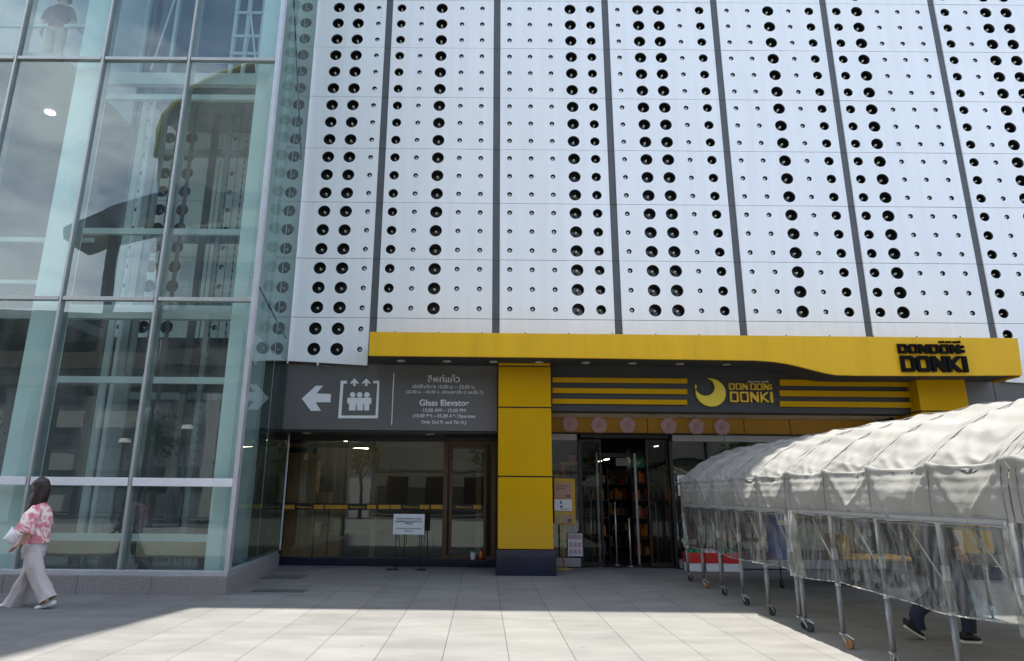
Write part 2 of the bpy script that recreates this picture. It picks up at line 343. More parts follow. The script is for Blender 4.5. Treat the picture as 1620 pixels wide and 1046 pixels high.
# ================================================================ MALL BUILDING
mall = thing('shopping_mall', 'large mall building clad in white perforated metal panels above the entrance', 'building', (4, D, 0))
SB, SM_, SS = .136, .106, .055
sx_ = [-2.346, .243, 2.835, 5.462, 8.103, 10.711, 13.33, 15.95]     # joint centres
SWH = .08
seam = [5.085+1.3265*k for k in range(0, 11)]
pats = {1: 'MsBss', 2: 'sssBM', 3: 'sBBsM', 4: 'ssBsM', 5: 'MBsss', 6: 'MsBBs', 7: 'ssBsM'}
RAD = {'B': SB, 'M': SM_, 's': SS}
cups = []
def panel(x0, x1, z0, z1, cols, rows, poly=None, name='cladding_panel'):
    b = MB(); bm = b.bm
    if not cols or not rows:
        b.box(x0, x1, D, D+.05, z0, z1)
        if poly: pass
        return b.build(name, 'white_panel', mall, bevel=.004)
    xb = [x0]+[(cols[i][0]+cols[i+1][0])/2 for i in range(len(cols)-1)]+[x1]
    zb = [z0]+[(rows[i]+rows[i+1])/2 for i in range(len(rows)-1)]+[z1]
    for i, (cx, rad) in enumerate(cols):
        for j, cz in enumerate(rows):
            X0, X1, Z0, Z1 = xb[i], xb[i+1], zb[j], zb[j+1]
            zsl = (lambda x, z: z) if poly is None else poly
            seg = 24; cor = {}
            angs = [2*math.pi*k/seg for k in range(seg)]
            for (qx, qz) in ((X1, Z1), (X0, Z1), (X0, Z0), (X1, Z0)):
                a = math.atan2(qz-cz, qx-cx) % (2*math.pi); k = min(range(seg), key=lambda k: abs((angs[k]-a+math.pi) % (2*math.pi)-math.pi)); cor[k] = (qx, qz)
            inn, out, back = [], [], []
            for k, a in enumerate(angs):
                dx, dz = math.cos(a), math.sin(a); inn.append(bm.verts.new((cx+rad*dx, D, cz+rad*dz))); back.append(bm.verts.new((cx+rad*dx, D+.035, cz+rad*dz)))
                if k in cor: q = cor[k]
                else:
                    tt = min([((X1 if dx > 0 else X0)-cx)/dx if abs(dx) > 1e-6 else 1e9, ((Z1 if dz > 0 else Z0)-cz)/dz if abs(dz) > 1e-6 else 1e9]); q = (cx+dx*tt, cz+dz*tt)
                out.append(bm.verts.new((q[0], D, zsl(q[0], q[1]))))
            for k in range(seg):
                k2 = (k+1) % seg
                bm.faces.new((inn[k], out[k], out[k2], inn[k2])); f = bm.faces.new((back[k], inn[k], inn[k2], back[k2])); f.material_index = 1
            cups.append((cx, cz, rad))
    # panel edges
    zl = z0 if poly is None else poly(x0, z0); zr = z0 if poly is None else poly(x1, z0)
    for p in (((x0,D,zl),(x1,D,zr),(x1,D+.05,zr),(x0,D+.05,zl)), ((x0,D,z1),(x1,D,z1),(x1,D+.05,z1),(x0,D+.05,z1)), ((x0,D,zl),(x0,D,z1),(x0,D+.05,z1),(x0,D+.05,zl)), ((x1,D,zr),(x1,D,z1),(x1,D+.05,z1),(x1,D+.05,zr))): b.quad(*p)
    ta, tb = random.uniform(-.0022, .0022), random.uniform(-.0035, .0035); xc, zc = (x0+x1)/2, (z0+z1)/2
    for v in bm.verts: v.co.y += ta*(v.co.x-xc)+tb*(v.co.z-zc)
    o = b.build(name, ['white_panel', 'joint_grey'], mall, fix=False)
    return o
gap = .006
def bays():
    B = []
    for i in range(1, 8):
        x0, x1 = sx_[i-1]+SWH, sx_[i]+SWH*-1
        w = x1-x0; B.append((x0, x1, [(x0+w*(.0885+.1995*k), RAD[pats[i][k]]) for k in range(5)], i))
    B.append((-4.98-.08, sx_[0]-SWH, [(-4.80, SB), (-4.33, SB), (-3.56, SB), (-3.08, SB), (-2.60, SS)], 0))
    B.append((-7.95, -5.22, [(-7.70, SS), (-7.20, SB), (-6.70, SB), (-6.19, SS), (-5.69, SS)], -1))
    return B
for (x0, x1, cols, i) in bays():
    for k in range(len(seam)-1):
        z0, z1 = seam[k]+gap, seam[k+1]-gap; h = seam[k+1]-seam[k]
        rows = [seam[k]+h*f for f in (1/6, .5, 5/6)]
        if k >= 8: rows = []
        panel(x0, x1, z0, z1, cols, rows)
    if i in (0, 6, 7):     # bays that hang lower than the canopy
        xm = 4.06 if i == 0 else (3.86 if i == 6 else 3.80)
        sl_ = (lambda x, z: z if z > 4.2 else (4.14-(x+4)*.05)) if i == 0 else (lambda x, z: z if z > 4.0 else 3.84-(x-10.7)*.05)
        rows = [4.40, 4.84] if i == 0 else [4.40, 4.84]
        panel(x0, x1, 4.14 if i == 0 else 3.84, seam[0]-gap, cols, rows, poly=sl_)
    elif i == -1:
        panel(x0, x1, 4.62, seam[0]-gap, cols, [4.84])
    else:
        panel(x0, x1, 4.30, seam[0]-gap, [], [])
for x in sx_+[-5.14]:
    b = MB(); lo = 4.3 if x < 10 else 3.84
    for k in range(-1, len(seam)-1):
        z0 = lo if k < 0 else seam[k]; z1 = seam[k+1]
        b.box(x-SWH+.004, x+SWH-.004, D+.025, D+.08, z0+.004, z1-.006)
    b.build('joint_strip', 'joint_grey', mall)
cups.sort(key=lambda c: -c[2]/math.hypot(c[0]-.0, c[1]-1.5, D))
def cup(b, cx, cz, r):
    bm = b.bm; seg = 20; y0, y1 = D+.034, D+.16
    ring = [[bm.verts.new((cx+rr*math.cos(2*math.pi*k/seg), y, cz+rr*math.sin(2*math.pi*k/seg))) for k in range(seg)] for rr, y in ((r+.004, y0), (r*.92, y1))]
    for k in range(seg): bm.faces.new((ring[0][k], ring[0][(k+1) % seg], ring[1][(k+1) % seg], ring[1][k]))
    bm.faces.new(ring[1])
    # lens stub in the cup
    rl = r*.20 if r > .08 else r*.60; dep = .085 if r > .08 else .06
    yb = D+.115 if r > .08 else D+.075; prevr = None; mi_ = 1 if r > .08 else 2
    for (q, yy) in ((1, yb), (1, yb-dep*.4), (.75, yb-dep*.75), (.3, yb-dep)):
        rg = [bm.verts.new((cx+rl*q*math.cos(2*math.pi*k/10), yy, cz+rl*q*math.sin(2*math.pi*k/10))) for k in range(10)]
        if prevr:
            for k in range(10): f = bm.faces.new((prevr[k], prevr[(k+1) % 10], rg[(k+1) % 10], rg[k])); f.material_index = mi_; f.smooth = True
        prevr = rg
    f = bm.faces.new(prevr); f.material_index = mi_
for c in cups[:100]:
    b = MB(); cup(b, *c); b.build('porthole', ['black_cup', 'lens_grey', 'lens_bright'], mall, fix=False)
b = MB()
for c in cups[100:]: cup(b, *c)
tag(b.build('porthole', ['black_cup', 'lens_grey', 'lens_bright'], mall, fix=False), kind='stuff')
b = MB(); b.box(-14, 20, D+.2, 40, 4.3, 18.3); b.box(-14, -4.3, D+.2, D+.6, 0, 4.3); b.build('wall', 'wall_dark', mall)
b = MB(); b.box(-14, 20, D-.12, D+1.0, 18.36, 18.75); b.build('parapet', 'alu_light', mall)
b = MB(); b.box(-16, -2.98, D+.05, 36, 18.8, 44); b.build('shadow_caster', 'opposite_light', mall)  # unseen block added above the roof to cast the slanting shadow at left
b = MB()
for z in seam[:-1]: b.box(-7.9, 15.8, D+.036, D+.045, z-.012, z+.012)
b.build('seam_backing', 'black_cup', mall)
# right end wall beside second column
b = MB(); b.box(9.86, 10.55, 13.26, 13.9, 0, 4.0); b.box(10.56, 16, 13.26, 13.9, 2.72, 3.95); b.box(10.56, 16, 13.9, 14.0, 0, 2.72); b.build('side_wall', 'sign_grey', mall, bevel=.006)
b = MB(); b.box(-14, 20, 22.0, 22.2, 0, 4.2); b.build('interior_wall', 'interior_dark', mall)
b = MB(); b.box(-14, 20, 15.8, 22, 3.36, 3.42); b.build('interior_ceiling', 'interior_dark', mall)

# ---------------------------------------------------------------- canopy
can = thing('entrance_canopy', 'long yellow canopy with a wavy lower edge above the store entrance', 'canopy', (4, 12.4, 4))
YC = 12.4
top = [(585, 525), (1100, 530), (1610, 535)]; bot = [(1618, 594), (1444, 594.6), (1360, 594.4), (1324, 593.6), (1307, 590.8), (1282, 584.5), (1262, 579.4), (1245, 575.6), (1225, 572.6), (1195, 570.4), (860, 565.7), (584, 562.9)]
pf = px2(top+bot, YC)
x_e = pf[0][0]; pf[-1] = (x_e, pf[-1][1])
b = MB(); b.prism(pf, YC, YC+.06); b.build('fascia', 'yellow_fascia', can, bevel=.006)
b = MB()
for k in range(5): x = x_e+2.1+k*2.15; b.box(x, x+.006, YC-.0015, YC+.001, 4.15, 4.57)
b.build('panel_joint', 'header_yellow', can)
b = MB()
for k in range(14): x = x_e+.5+k*.86; b.cyl((x, YC+.03, 4.60), (x, YC+.03, 4.575), .012, 8)
b.build('fixing', 'black_paint', can)
low = [(x, z+.02) for x, z in px2(bot, YC)]
b = MB(); bm = b.bm
lv = [[bm.verts.new((x, yy, z)) for x, z in low] for yy in (YC+.062, 13.26)]
for i in range(len(low)-1): bm.faces.new((lv[0][i], lv[0][i+1], lv[1][i+1], lv[1][i]))
b.build('soffit', 'wall_dark', can, fix=False)
b = MB(); b.box(x_e, pf[2][0], YC+.062, D-.01, 4.50, 4.53); b.build('roof', 'yellow_fascia', can)
b = MB(); b.box(x_e, x_e+.02, YC+.062, D-.01, 4.14, 4.5); b.box(pf[2][0]-.06, pf[2][0]-.04, YC+.062, D-.01, 3.80, 4.5); b.build('end_plate', 'yellow_fascia', can)
for px in (634, 707, 781, 853, 927, 1001, 1076, 1150):
    p = at(px, 575.5+(px-634)*.009, 12.95); z = 4.1165
    zz = low[-1][1]+(low[-2][1]-low[-1][1])*(p.x-low[-1][0])/(low[-2][0]-low[-1][0])-.004
    b = MB(); b.cyl((p.x, 12.95, zz-.012), (p.x, 12.95, zz+.003), .085, 20); b.build('downlight', 'lamp_dim', can)

# block letters of the logo
def letters(parent, x0, x1, zt, zb, word, y, m, depth, st=.26, weight=1.0, g=.10):
    W = {'D': 1, 'O': 1, 'N': 1.0, 'K': 1.0, 'I': .30, ':': .34, ' ': .12}
    tot = sum(W[c] for c in word)+g*(len(word)-1); k = (x1-x0)/tot; x = x0; h = zt-zb
    for c in word:
        w = W[c]*k; s = st*k*weight; ch = s*.55
        def q(l): return [(x+a, zb+bb) for a, bb in l]
        if c == 'D': lp = [q([(0,0),(w-ch,0),(w,ch*1.4),(w,h-ch*1.4),(w-ch,h),(0,h)]), q([(s,s),(w-s-ch*.2,s),(w-s,s+ch*.4),(w-s,h-s-ch*.4),(w-s-ch*.2,h-s),(s,h-s)])]
        elif c == 'O': lp = [q([(ch,0),(w-ch,0),(w,ch),(w,h-ch),(w-ch,h),(ch,h),(0,h-ch),(0,ch)]), q([(s,s),(w-s,s),(w-s,h-s),(s,h-s)])]
        elif c == 'N': lp = [q([(0,0),(s,0),(s,h*.52),(w-s*1.1,0),(w,0),(w,h),(w-s,h),(w-s,h*.48),(s*1.1,h),(0,h)])]
        elif c == 'K': lp = [q([(0,0),(s,0),(s,h*.36),(w-s*1.25,0),(w,0),(w-s*.05,h*.08),(s*1.9,h*.52),(w-s*.05,h*.92),(w,h),(w-s*1.25,h),(s,h*.66),(s,h),(0,h)])]
        elif c == 'I': lp = [q([(0,0),(w,0),(w,h),(0,h)])]
        elif c == ':': lp = [q([(0,h*.12),(w,h*.12),(w,h*.42),(0,h*.42)]), q([(0,h*.60),(w,h*.60),(w,h*.90),(0,h*.90)])]
        else: lp = None
        if lp: glyph('letter', lp, y, m, parent, depth)
        x += w+g*k
ls = thing('fascia_lettering', 'raised black block letters DONDON: DONKI on the right end of the yellow canopy', 'shop sign', at(1475, 567, YC))
p = lambda a, b_, Y: at(a, b_, Y)
a1, a2 = p(1418, 545, YC), p(1524.5, 560.5, YC); letters(ls, a1.x, a2.x, a1.z, a2.z, 'DONDON:', YC-.03, 'black_letter', .05, .25, g=.14)
a1, a2 = p(1422, 563.5, YC), p(1530.5, 589.5, YC); letters(ls, a1.x, a2.x, a1.z, a2.z, 'DONKI', YC-.03, 'black_letter', .05, .25, g=.11)
t0 = p(1501, 541.2, YC); text('thai_lettering', 'ดอง ดอง ดองกิ', t0.x, t0.z, .42, YC-.03, 'black_letter', ls, .026, h=.05)

# ---------------------------------------------------------------- columns
def column(x0, x1, label, zt=4.12, joints=(4.035, 3.19, 1.83)):
    c = thing('entrance_column', label, 'column', ((x0+x1)/2, 13.3, 0), 'yellow columns under the canopy')
    b = MB(); b.box(x0+.02, x1-.02, 13.03, 14.0, .46, zt); b.build('core', 'black_paint', c)
    zs = [.465, joints[2], joints[1], joints[0], zt-.002]
    for i in range(4):
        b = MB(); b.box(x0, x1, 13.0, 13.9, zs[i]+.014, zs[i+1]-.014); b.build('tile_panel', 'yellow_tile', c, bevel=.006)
    b = MB(); b.box(x0-.03, x1+.05, 12.97, 14.02, 0, .46); b.build('base', 'navy_base', c, bevel=.008)
column(.30, 1.36, 'yellow glazed column left of the store entrance on a navy base')
column(8.80, 9.78, 'yellow glazed column right of the stripes, half hidden by the tent', 3.86, (3.85, 3.19, 1.83))

# ---------------------------------------------------------------- lift direction sign
Y1 = 13.30
sg = thing('direction_sign', 'grey lift sign board with white arrow, lift symbol and opening hours', 'sign', (-2, Y1, 3.4))
b = MB(); b.box(-4.12, .285, Y1, Y1+.5, 2.735, 4.10); b.build('board', 'sign_grey', sg, bevel=.008)
ys = Y1-.008
glyph('arrow_mark', [px2([(477.8,630.9),(499.9,610.5),(511,610.5),(500.5,622.9),(523.6,623.5),(523,636.7),(499.5,636.7),(507.8,650.2),(491.9,650.2)], Y1)], ys, 'sign_white', sg, .012)
glyph('lift_symbol', [px2([(549,602.6),(549,607),(543.6,607),(540,657.6),(594.2,657.6),(597,606.6),(590.6,606.6),(590.6,602.6),(600.6,602.6),(597.9,662),(535,662),(539.3,602.6)], Y1)], ys, 'sign_white', sg, .012)
for cx in (560.8, 579.6):
    glyph('lift_symbol', [px2([(cx,598.8),(cx+6.2,605.5),(cx+6.2,608),(cx+1.9,605.6),(cx+1.7,611),(cx-1.9,611),(cx-1.9,605.6),(cx-6.2,608),(cx-6.2,605.5)], Y1)], ys, 'sign_white', sg, .012)
ph = []
for cx in (558, 569.2, 580.6):
    ph.append([(cx+4.3*math.cos(a*math.pi/9), 624.8+4.3*math.sin(a*math.pi/9)) for a in range(18)])
for lp in ph: glyph('lift_symbol', [px2(lp, Y1)], ys, 'sign_white', sg, .012)
glyph('lift_symbol', [px2([(549.8,629.5),(587.6,629.5),(587.6,638.8),(584.6,638.8),(584,649.6),(576.2,649.6),(576.2,639.5),(574.6,639.5),(574.2,649.6),(565,649.6),(564.8,639.5),(563.2,639.5),(562.6,649.6),(552,649.6),(552.6,638.8),(549.6,638.8)], Y1)], ys, 'sign_white', sg, .012)
glyph('divider', [px2([(622.6,590),(624,590),(620.3,672.5),(618.9,672.5)], Y1)], ys, 'sign_white', sg, .012)
def stext(s, cxp, yp, wp, par=sg, bold=.0, hp=None, Y=Y1):
    q = at(cxp, yp, Y); w = (at(cxp+wp/2, yp, Y)-at(cxp-wp/2, yp, Y)).x; h = None if hp is None else (at(cxp, yp-hp/2, Y)-at(cxp, yp+hp/2, Y)).z
    text('lettering', s, q.x, q.z, w, Y-.007, 'sign_white' if par is sg else 'paper_ink', par, .005, h, bold)
stext('ลิฟท์แก้ว', 702, 598.5, 51, bold=.02)
stext('เปิดให้บริการ 10.00 น. – 22.00 น.', 702, 611.4, 99)
stext('(22.00 น. – 05.00 น. เปิดเฉพาะชั้น 2 และชั้น 7)', 703.5, 620.6, 122)
stext('Glass Elevator', 703, 637.4, 79, bold=.025)
stext('10.00 AM – 10.00 PM', 703, 649.3, 67)
stext('(10.00 PM – 05.00 AM Operates', 702.5, 659, 99, bold=.012)
stext('Only 2nd Fl. and 7th Fl.)', 702, 669, 71, bold=.012)
# soffit under the sign with two lights
b = MB(); b.box(-4.3, .285, Y1+.02, 14.5, 2.69, 2.725); b.build('soffit', 'black_paint', sg)
for px in (486, 681):
    q = at(px, 685.8, 13.6); b = MB(); b.cyl((q.x, 13.55, 2.675), (q.x, 13.55, 2.688), .09, 20); b.build('downlight', 'lamp_dim', sg)
# small camera under the panel
q = at(512, 576.5, 13.15); cm = thing('security_camera', 'small grey dome camera under the lower corner of the white cladding', 'camera', q)
b = MB(); b.tube([q+Vector((-.1, .1, 0)), q+Vector((-.02, 0, -.03)), q+Vector((.12, .02, -.05)), q+Vector((.2, .1, .0))], .012, 8); b.build('bracket', 'rail_dark', cm, smooth=True)
b = MB(); b.cyl(q+Vector((-.13, .02, .03)), q+Vector((-.13, .02, -.04)), .03, 12, .02); b.build('housing', 'alu', cm, smooth=True)

# ---------------------------------------------------------------- striped band over the entrance
bd = thing('striped_signband', 'dark band with yellow stripes and the lit shop name above the entrance', 'sign band', (5, Y1, 3.6))
b = MB(); b.box(1.39, 8.79, Y1, Y1+.35, 3.16, 4.14); b.build('board', 'band_grey', bd, bevel=.004)
def stripe(xa, xb, ya, yb):
    A_, B_, C_, D_ = at(xa, ya[0], Y1), at(xb, ya[1], Y1), at(xb, yb[1], Y1), at(xa, yb[0], Y1)
    b = MB(); b.box(A_.x, B_.x, Y1-.05, Y1+.002, (C_.z+D_.z)/2, (A_.z+B_.z)/2); b.build('stripe', 'yellow_tile', bd, bevel=.004)
for (y0, y1, y2, y3) in ((597, 605, 600, 607.8), (613.5, 621.5, 617, 625), (630.5, 638.3, 634, 641.6)):
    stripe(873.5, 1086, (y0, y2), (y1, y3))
for (y0, y1, y2, y3) in ((602, 609.6, 602.5, 613), (618.5, 627, 620, 629), (635.5, 643.5, 637, 645.5)):
    stripe(1232, 1444, (y0, y2-.5), (y1+.5, y3))
cs = thing('crescent_sign', 'yellow crescent moon emblem beside the yellow block letters over the entrance', 'sign', at(1122, 621, Y1))
c0 = at(1123, 621.6, Y1); rx = (at(1146, 621, Y1)-at(1099, 621, Y1)).x/2
out = [(c0.x+rx*math.cos(a), c0.z+rx*.95*math.sin(a)) for a in [R(-207+8*k) for k in range(0, 37)]]
inn = [(c0.x-.11+rx*.66*math.cos(a), c0.z+.12+rx*.62*math.sin(a)) for a in [R(72-8*k) for k in range(0, 34)]]
glyph('crescent', [out+inn], Y1-.03, 'crescent_yellow', cs, .06)
a1, a2 = p(1151.9, 607, Y1), p(1220, 617.6, Y1); letters(cs, a1.x, a2.x, a1.z, a2.z, 'DON DON:', Y1-.03, 'yellow_letter', .05, .19, g=.2)
a1, a2 = p(1153, 620.2, Y1), p(1222, 637.2, Y1); letters(cs, a1.x, a2.x, a1.z, a2.z, 'DONKI', Y1-.03, 'yellow_letter', .05, .19, g=.2)
t0 = p(1199, 604, Y1); text('thai_lettering', 'ดอง ดอง ดองกิ', t0.x, t0.z, .42, Y1-.02, 'paper', cs, .016, h=.045)

# ---------------------------------------------------------------- recessed entrance
en = thing('store_entrance', 'recessed store entrance with a patterned ceiling, amber header and dark glazed doors', 'entrance', (5, 14.5, 0))
b = MB(); b.box(1.39, 8.79, Y1+.02, 14.48, 3.165, 3.19); b.build('ceiling', 'header_beige', en)
rr_ = random.Random(3)
b = MB()
for i in range(30):
    x = 1.5+rr_.random()*7.1; y = 13.4+rr_.random()*1.0; l_ = rr_.choice((.08, .12, .35, .9)); a = rr_.choice((0, 0, .5, .6)); w = .02 if l_ > .2 else .035
    dx, dy = math.cos(a)*l_, math.sin(a)*l_
    if x+dx > 8.7 or y+dy > 14.4: continue
    nx, ny = -dy/l_*w, dx/l_*w; z = 3.1555+.0004*i*.2
    b.quad((x, y, z), (x+dx, y+dy, z), (x+dx+nx, y+dy+ny, z), (x+nx, y+ny, z))
b.build('ceiling_pattern', 'ceiling_stroke', en)
zt, zb = 3.16, 2.83
for (xa, xb) in ((1.40, 2.52), (2.535, 3.64), (3.655, 4.77), (4.785, 5.78), (5.795, 6.80), (6.815, 8.79)):
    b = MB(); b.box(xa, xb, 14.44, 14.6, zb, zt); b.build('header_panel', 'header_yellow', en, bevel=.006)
b = MB(); b.box(1.38, 8.8, 14.40, 14.62, 2.805, 2.828); b.build('trim', 'black_paint', en)
for (xa, xb) in ((1.40, 2.07), (4.18, 5.32), (5.33, 8.79)): b = MB(); b.box(xa, xb, 14.44, 14.6, 2.66, 2.80); b.build('lintel', 'lintel_grey', en, bevel=.005)
# jambs and fixed glazing
b = MB()
for x in (1.40, 2.08, 4.10, 6.4, 8.7): b.box(x, x+.07, 14.46, 14.56, 0, 2.66)
b.box(2.15, 4.10, 14.46, 14.56, 2.72, 2.80)
b.build('frame', 'black_paint', en, bevel=.004)
b = MB(); b.box(1.47, 2.08, 14.40, 14.6, 0.02, .19); b.box(4.17, 8.7, 14.40, 14.6, .02, .19); b.build('sill', 'lintel_grey', en, bevel=.005)
for (xa, xb) in ((1.47, 2.08), (4.17, 6.40), (6.47, 8.7)):
    b = MB(); b.quad((xa, 14.5, .19), (xb, 14.5, .19), (xb, 14.5, 2.66), (xa, 14.5, 2.66)); b.build('window_pane', 'shop_glass', en)
for (xa, xb, y) in ((2.15, 2.62, 14.62), (3.62, 4.09, 14.62)):
    f = MB(); f.box(xa, xa+.035, y-.02, y+.02, .02, 2.7); f.box(xb-.035, xb, y-.02, y+.02, .02, 2.7); f.box(xa+.035, xb-.035, y-.02, y+.02, 2.64, 2.7); f.box(xa+.035, xb-.035, y-.02, y+.02, .02, .1)
    d_ = f.build('door', 'dark_frame', en); b = MB(); b.quad((xa+.03, y, .1), (xb-.03, y, .1), (xb-.03, y, 2.64), (xa+.03, y, 2.64)); b.build('pane', 'door_glass', d_)
# inner sliding doors of the vestibule
for (xa, xb, y) in ((2.62, 2.70, 15.3), (3.50, 3.56, 15.3)):
    b = MB(); b.box(xa, xa+.05, y, y+.04, 0, 2.45); b.build('door_post', 'alu', en)
b = MB(); b.box(2.30, 3.9, 15.36, 15.42, 2.35, 2.45); b.build('door_rail', 'dark_frame', en)
# notices on the glass
def notice(px0, py0, px1, py1, Y, label, m='paper', ink=4, name='paper_notice', cat='notice', seed=1, grp=None):
    A_, B_ = at(px0, py0, Y), at(px1, py1, Y); t_ = thing(name, label, cat, (A_.x, Y, B_.z), grp)
    b = MB(); b.box(A_.x, B_.x, Y-.006, Y, B_.z, A_.z); b.build('sheet', m, t_)
    r_ = random.Random(seed); b = MB(); H = A_.z-B_.z; W = B_.x-A_.x
    for i in range(ink):
        z = A_.z-H*(i+.8)/(ink+.8); w = W*(.45+.4*r_.random()); b.box(A_.x+W/2-w/2, A_.x+W/2+w/2, Y-.009, Y-.0062, z-H*.03, z+H*.03)
    b.build('print', 'paper_ink', t_); return t_
notice(1071, 752, 1084, 764, 14.44, 'white paper notice with a dark picture on the black door frame, upper one', ink=3, seed=4)
notice(1072, 767, 1084, 784, 14.44, 'white paper notice on the black door frame, directly under another one', ink=4, seed=5)
notice(974, 725, 995, 737, 15.9, 'pale card hanging inside above the shop aisle beside the green sign', ink=2, seed=6)
A_, B_ = at(998, 725, 15.9), at(1019, 740, 15.9); gs = thing('green_sign', 'green hanging sign with a pale down arrow above the shop aisle', 'sign', (A_.x, 15.9, B_.z))
b = MB(); b.box(A_.x, B_.x, 15.88, 15.9, B_.z, A_.z); b.build('board', 'green_sign', gs)
w = B_.x-A_.x; glyph('arrow_mark', [[(A_.x+w*.2, A_.z-.07), (A_.x+w*.8, A_.z-.07), (A_.x+w*.5, B_.z+.03)]], 15.872, 'paper', gs, .006)

# six cherry-blossom decorations
fl0 = None
for i, (px, py, lab) in enumerate(((902, 670.5, 'pink paper blossom nearest the yellow column on the amber header'), (947.5, 673, 'second pink paper blossom from the yellow column'), (992.5, 673, 'third pink paper blossom from the yellow column, above the door opening'), (1057.5, 674, 'pink paper blossom just right of the wide plain header section'), (1101.5, 675, 'pink paper blossom between two others near the crescent sign'), (1142, 676, 'pink paper blossom farthest right on the amber header'))):
    q = at(px, py, 14.41)
    if fl0 is None:
        f = thing('paper_blossom', lab, 'decoration', q, 'pink blossoms along the amber header')
        for k in range(5):
            a = R(90+72*k); c = Vector((q.x+.095*math.cos(a), 0, q.z+.095*math.sin(a))); b = MB(); lp = []
            for j in range(14):
                aa = 2*math.pi*j/14; rr = .098*(1-.16*(abs(math.cos((aa-a)/2))**24)); lp.append((c.x+rr*math.cos(aa), c.z+rr*math.sin(aa)))
            b.prism(lp, 14.40-.003*k, 14.412-.003*k); b.build('petal', 'pink_petal', f)
        b = MB(); b.prism([(q.x+.07*math.cos(R(36*j))*(1 if j % 2 else .45), q.z+.07*math.sin(R(36*j))*(1 if j % 2 else .45)) for j in range(10)], 14.372, 14.384); b.build('heart', 'pink_deep', f)
        fl0 = f
    else:
        f = copy_tree(fl0); f.location = q; f['label'] = lab

# ---------------------------------------------------------------- left shop window
YG = 14.45
sw = thing('shop_window', 'wide brown framed shop window under the grey lift sign', 'shop window', (-2, YG, 0))
b = MB(); b.box(-4.5, .30, YG-.06, YG+.14, 0, .16); b.build('plinth', 'navy_base', sw, bevel=.006)
b = MB()
for x in (-4.42,): b.box(x, x+.06, YG-.05, YG+.07, .16, 2.69)
b.box(-4.36, .28, YG-.05, YG+.07, 2.60, 2.69)
b.build('frame', 'dark_frame', sw)
b = MB(); b.box(-.86, -.76, YG-.06, YG+.08, .16, 2.60); b.box(.18, .28, YG-.06, YG+.08, .16, 2.60); b.box(-.76, .18, YG-.06, YG+.08, 2.53, 2.60); b.box(-.76, .18, YG-.06, YG+.08, .16, .22); b.build('door_frame', 'brown_frame', sw, bevel=.005)
b = MB(); b.box(-.72, -.66, YG-.04, YG+.05, .22, 2.53); b.box(.02, .08, YG-.04, YG+.05, .22, 2.53); b.box(-.66, .02, YG-.04, YG+.05, 2.46, 2.53); b.build('door_frame', 'brown_frame', sw, bevel=.005)
for (xa, xb) in ((-4.36, -.86), (-.66, .02)):
    b = MB(); b.quad((xa, YG, .16), (xb, YG, .16), (xb, YG, 2.6), (xa, YG, 2.6)); b.build('window_pane', 'shop_glass', sw)
# black and yellow band on the glass
zA, zB = at(600, 797, YG).z, at(600, 807.5, YG).z
bs = thing('window_band', 'black and yellow printed band across the shop window glass', 'window band', (-2.5, YG-.01, 1.2))
for (xa, xb) in ((-4.34, -.88), (-.65, .01)):
    b = MB(); b.box(xa, xb, YG-.012, YG-.006, zB, zA); b.build('strip', 'black_paint', bs)
for (p0, p1) in ((449,466),(497,512),(515,550),(581,595),(599,616),(618,634),(664,679),(682,701),(749,761)):
    A_, B_ = at(p0, 798.8, YG), at(p1, 805.5, YG); b = MB(); b.box(A_.x, B_.x, YG-.017, YG-.0125, B_.z, A_.z); b.build('patch', 'header_yellow', bs)
for pxx in (482, 565.5, 649.5, 733):
    A_ = at(pxx, 802.2, YG); text('lettering', 'Welcome to', A_.x, A_.z, .33, YG-.018, 'yellow_letter', bs, .004)
# notice board on legs
nb = thing('notice_stand', 'white notice board on thin dark legs in front of the shop window', 'notice stand', (-1.55, 13.7, 0))
A_, B_ = at(623, 813, 13.7), at(671, 846, 13.7)
b = MB(); b.box(A_.x, B_.x, 13.68, 13.70, B_.z, A_.z); b.build('board', 'paper', nb, bevel=.003)
for i, (yy, ww, s) in enumerate(((820.5, 41, 'ขออภัยในความไม่สะดวก ประตูนี้ปิด'), (825, 43, 'กรุณาใช้ประตูทางเข้าด้านหน้า'), (828.6, 12, 'ขอบคุณ'), (836, 41, 'Sorry for the inconvenience, please use'), (839.8, 13, 'next door'))):
    q = at(647, yy, 13.68); text('lettering', s, q.x, q.z, ww*.0128, 13.672, 'paper_ink', nb, .004)
for s_, px in ((-1, 626.5), (1, 667)):
    x = at(px, 850, 13.7).x; b = MB(); b.tube([(x, 13.71, B_.z+.1), (x+.0, 13.72, .02)], .011, 8); b.tube([(x+.05*-s_, 13.71, B_.z), (x-.06*s_, 13.9, .4)], .007, 6); b.build('leg', 'dark_frame', nb, smooth=True)
b = MB(); b.box(A_.x-.1, A_.x+.14, 13.66, 13.78, .0, .022); b.box(B_.x-.14, B_.x+.05, 13.66, 13.78, .0, .022); b.build('foot', 'black_paint', nb)
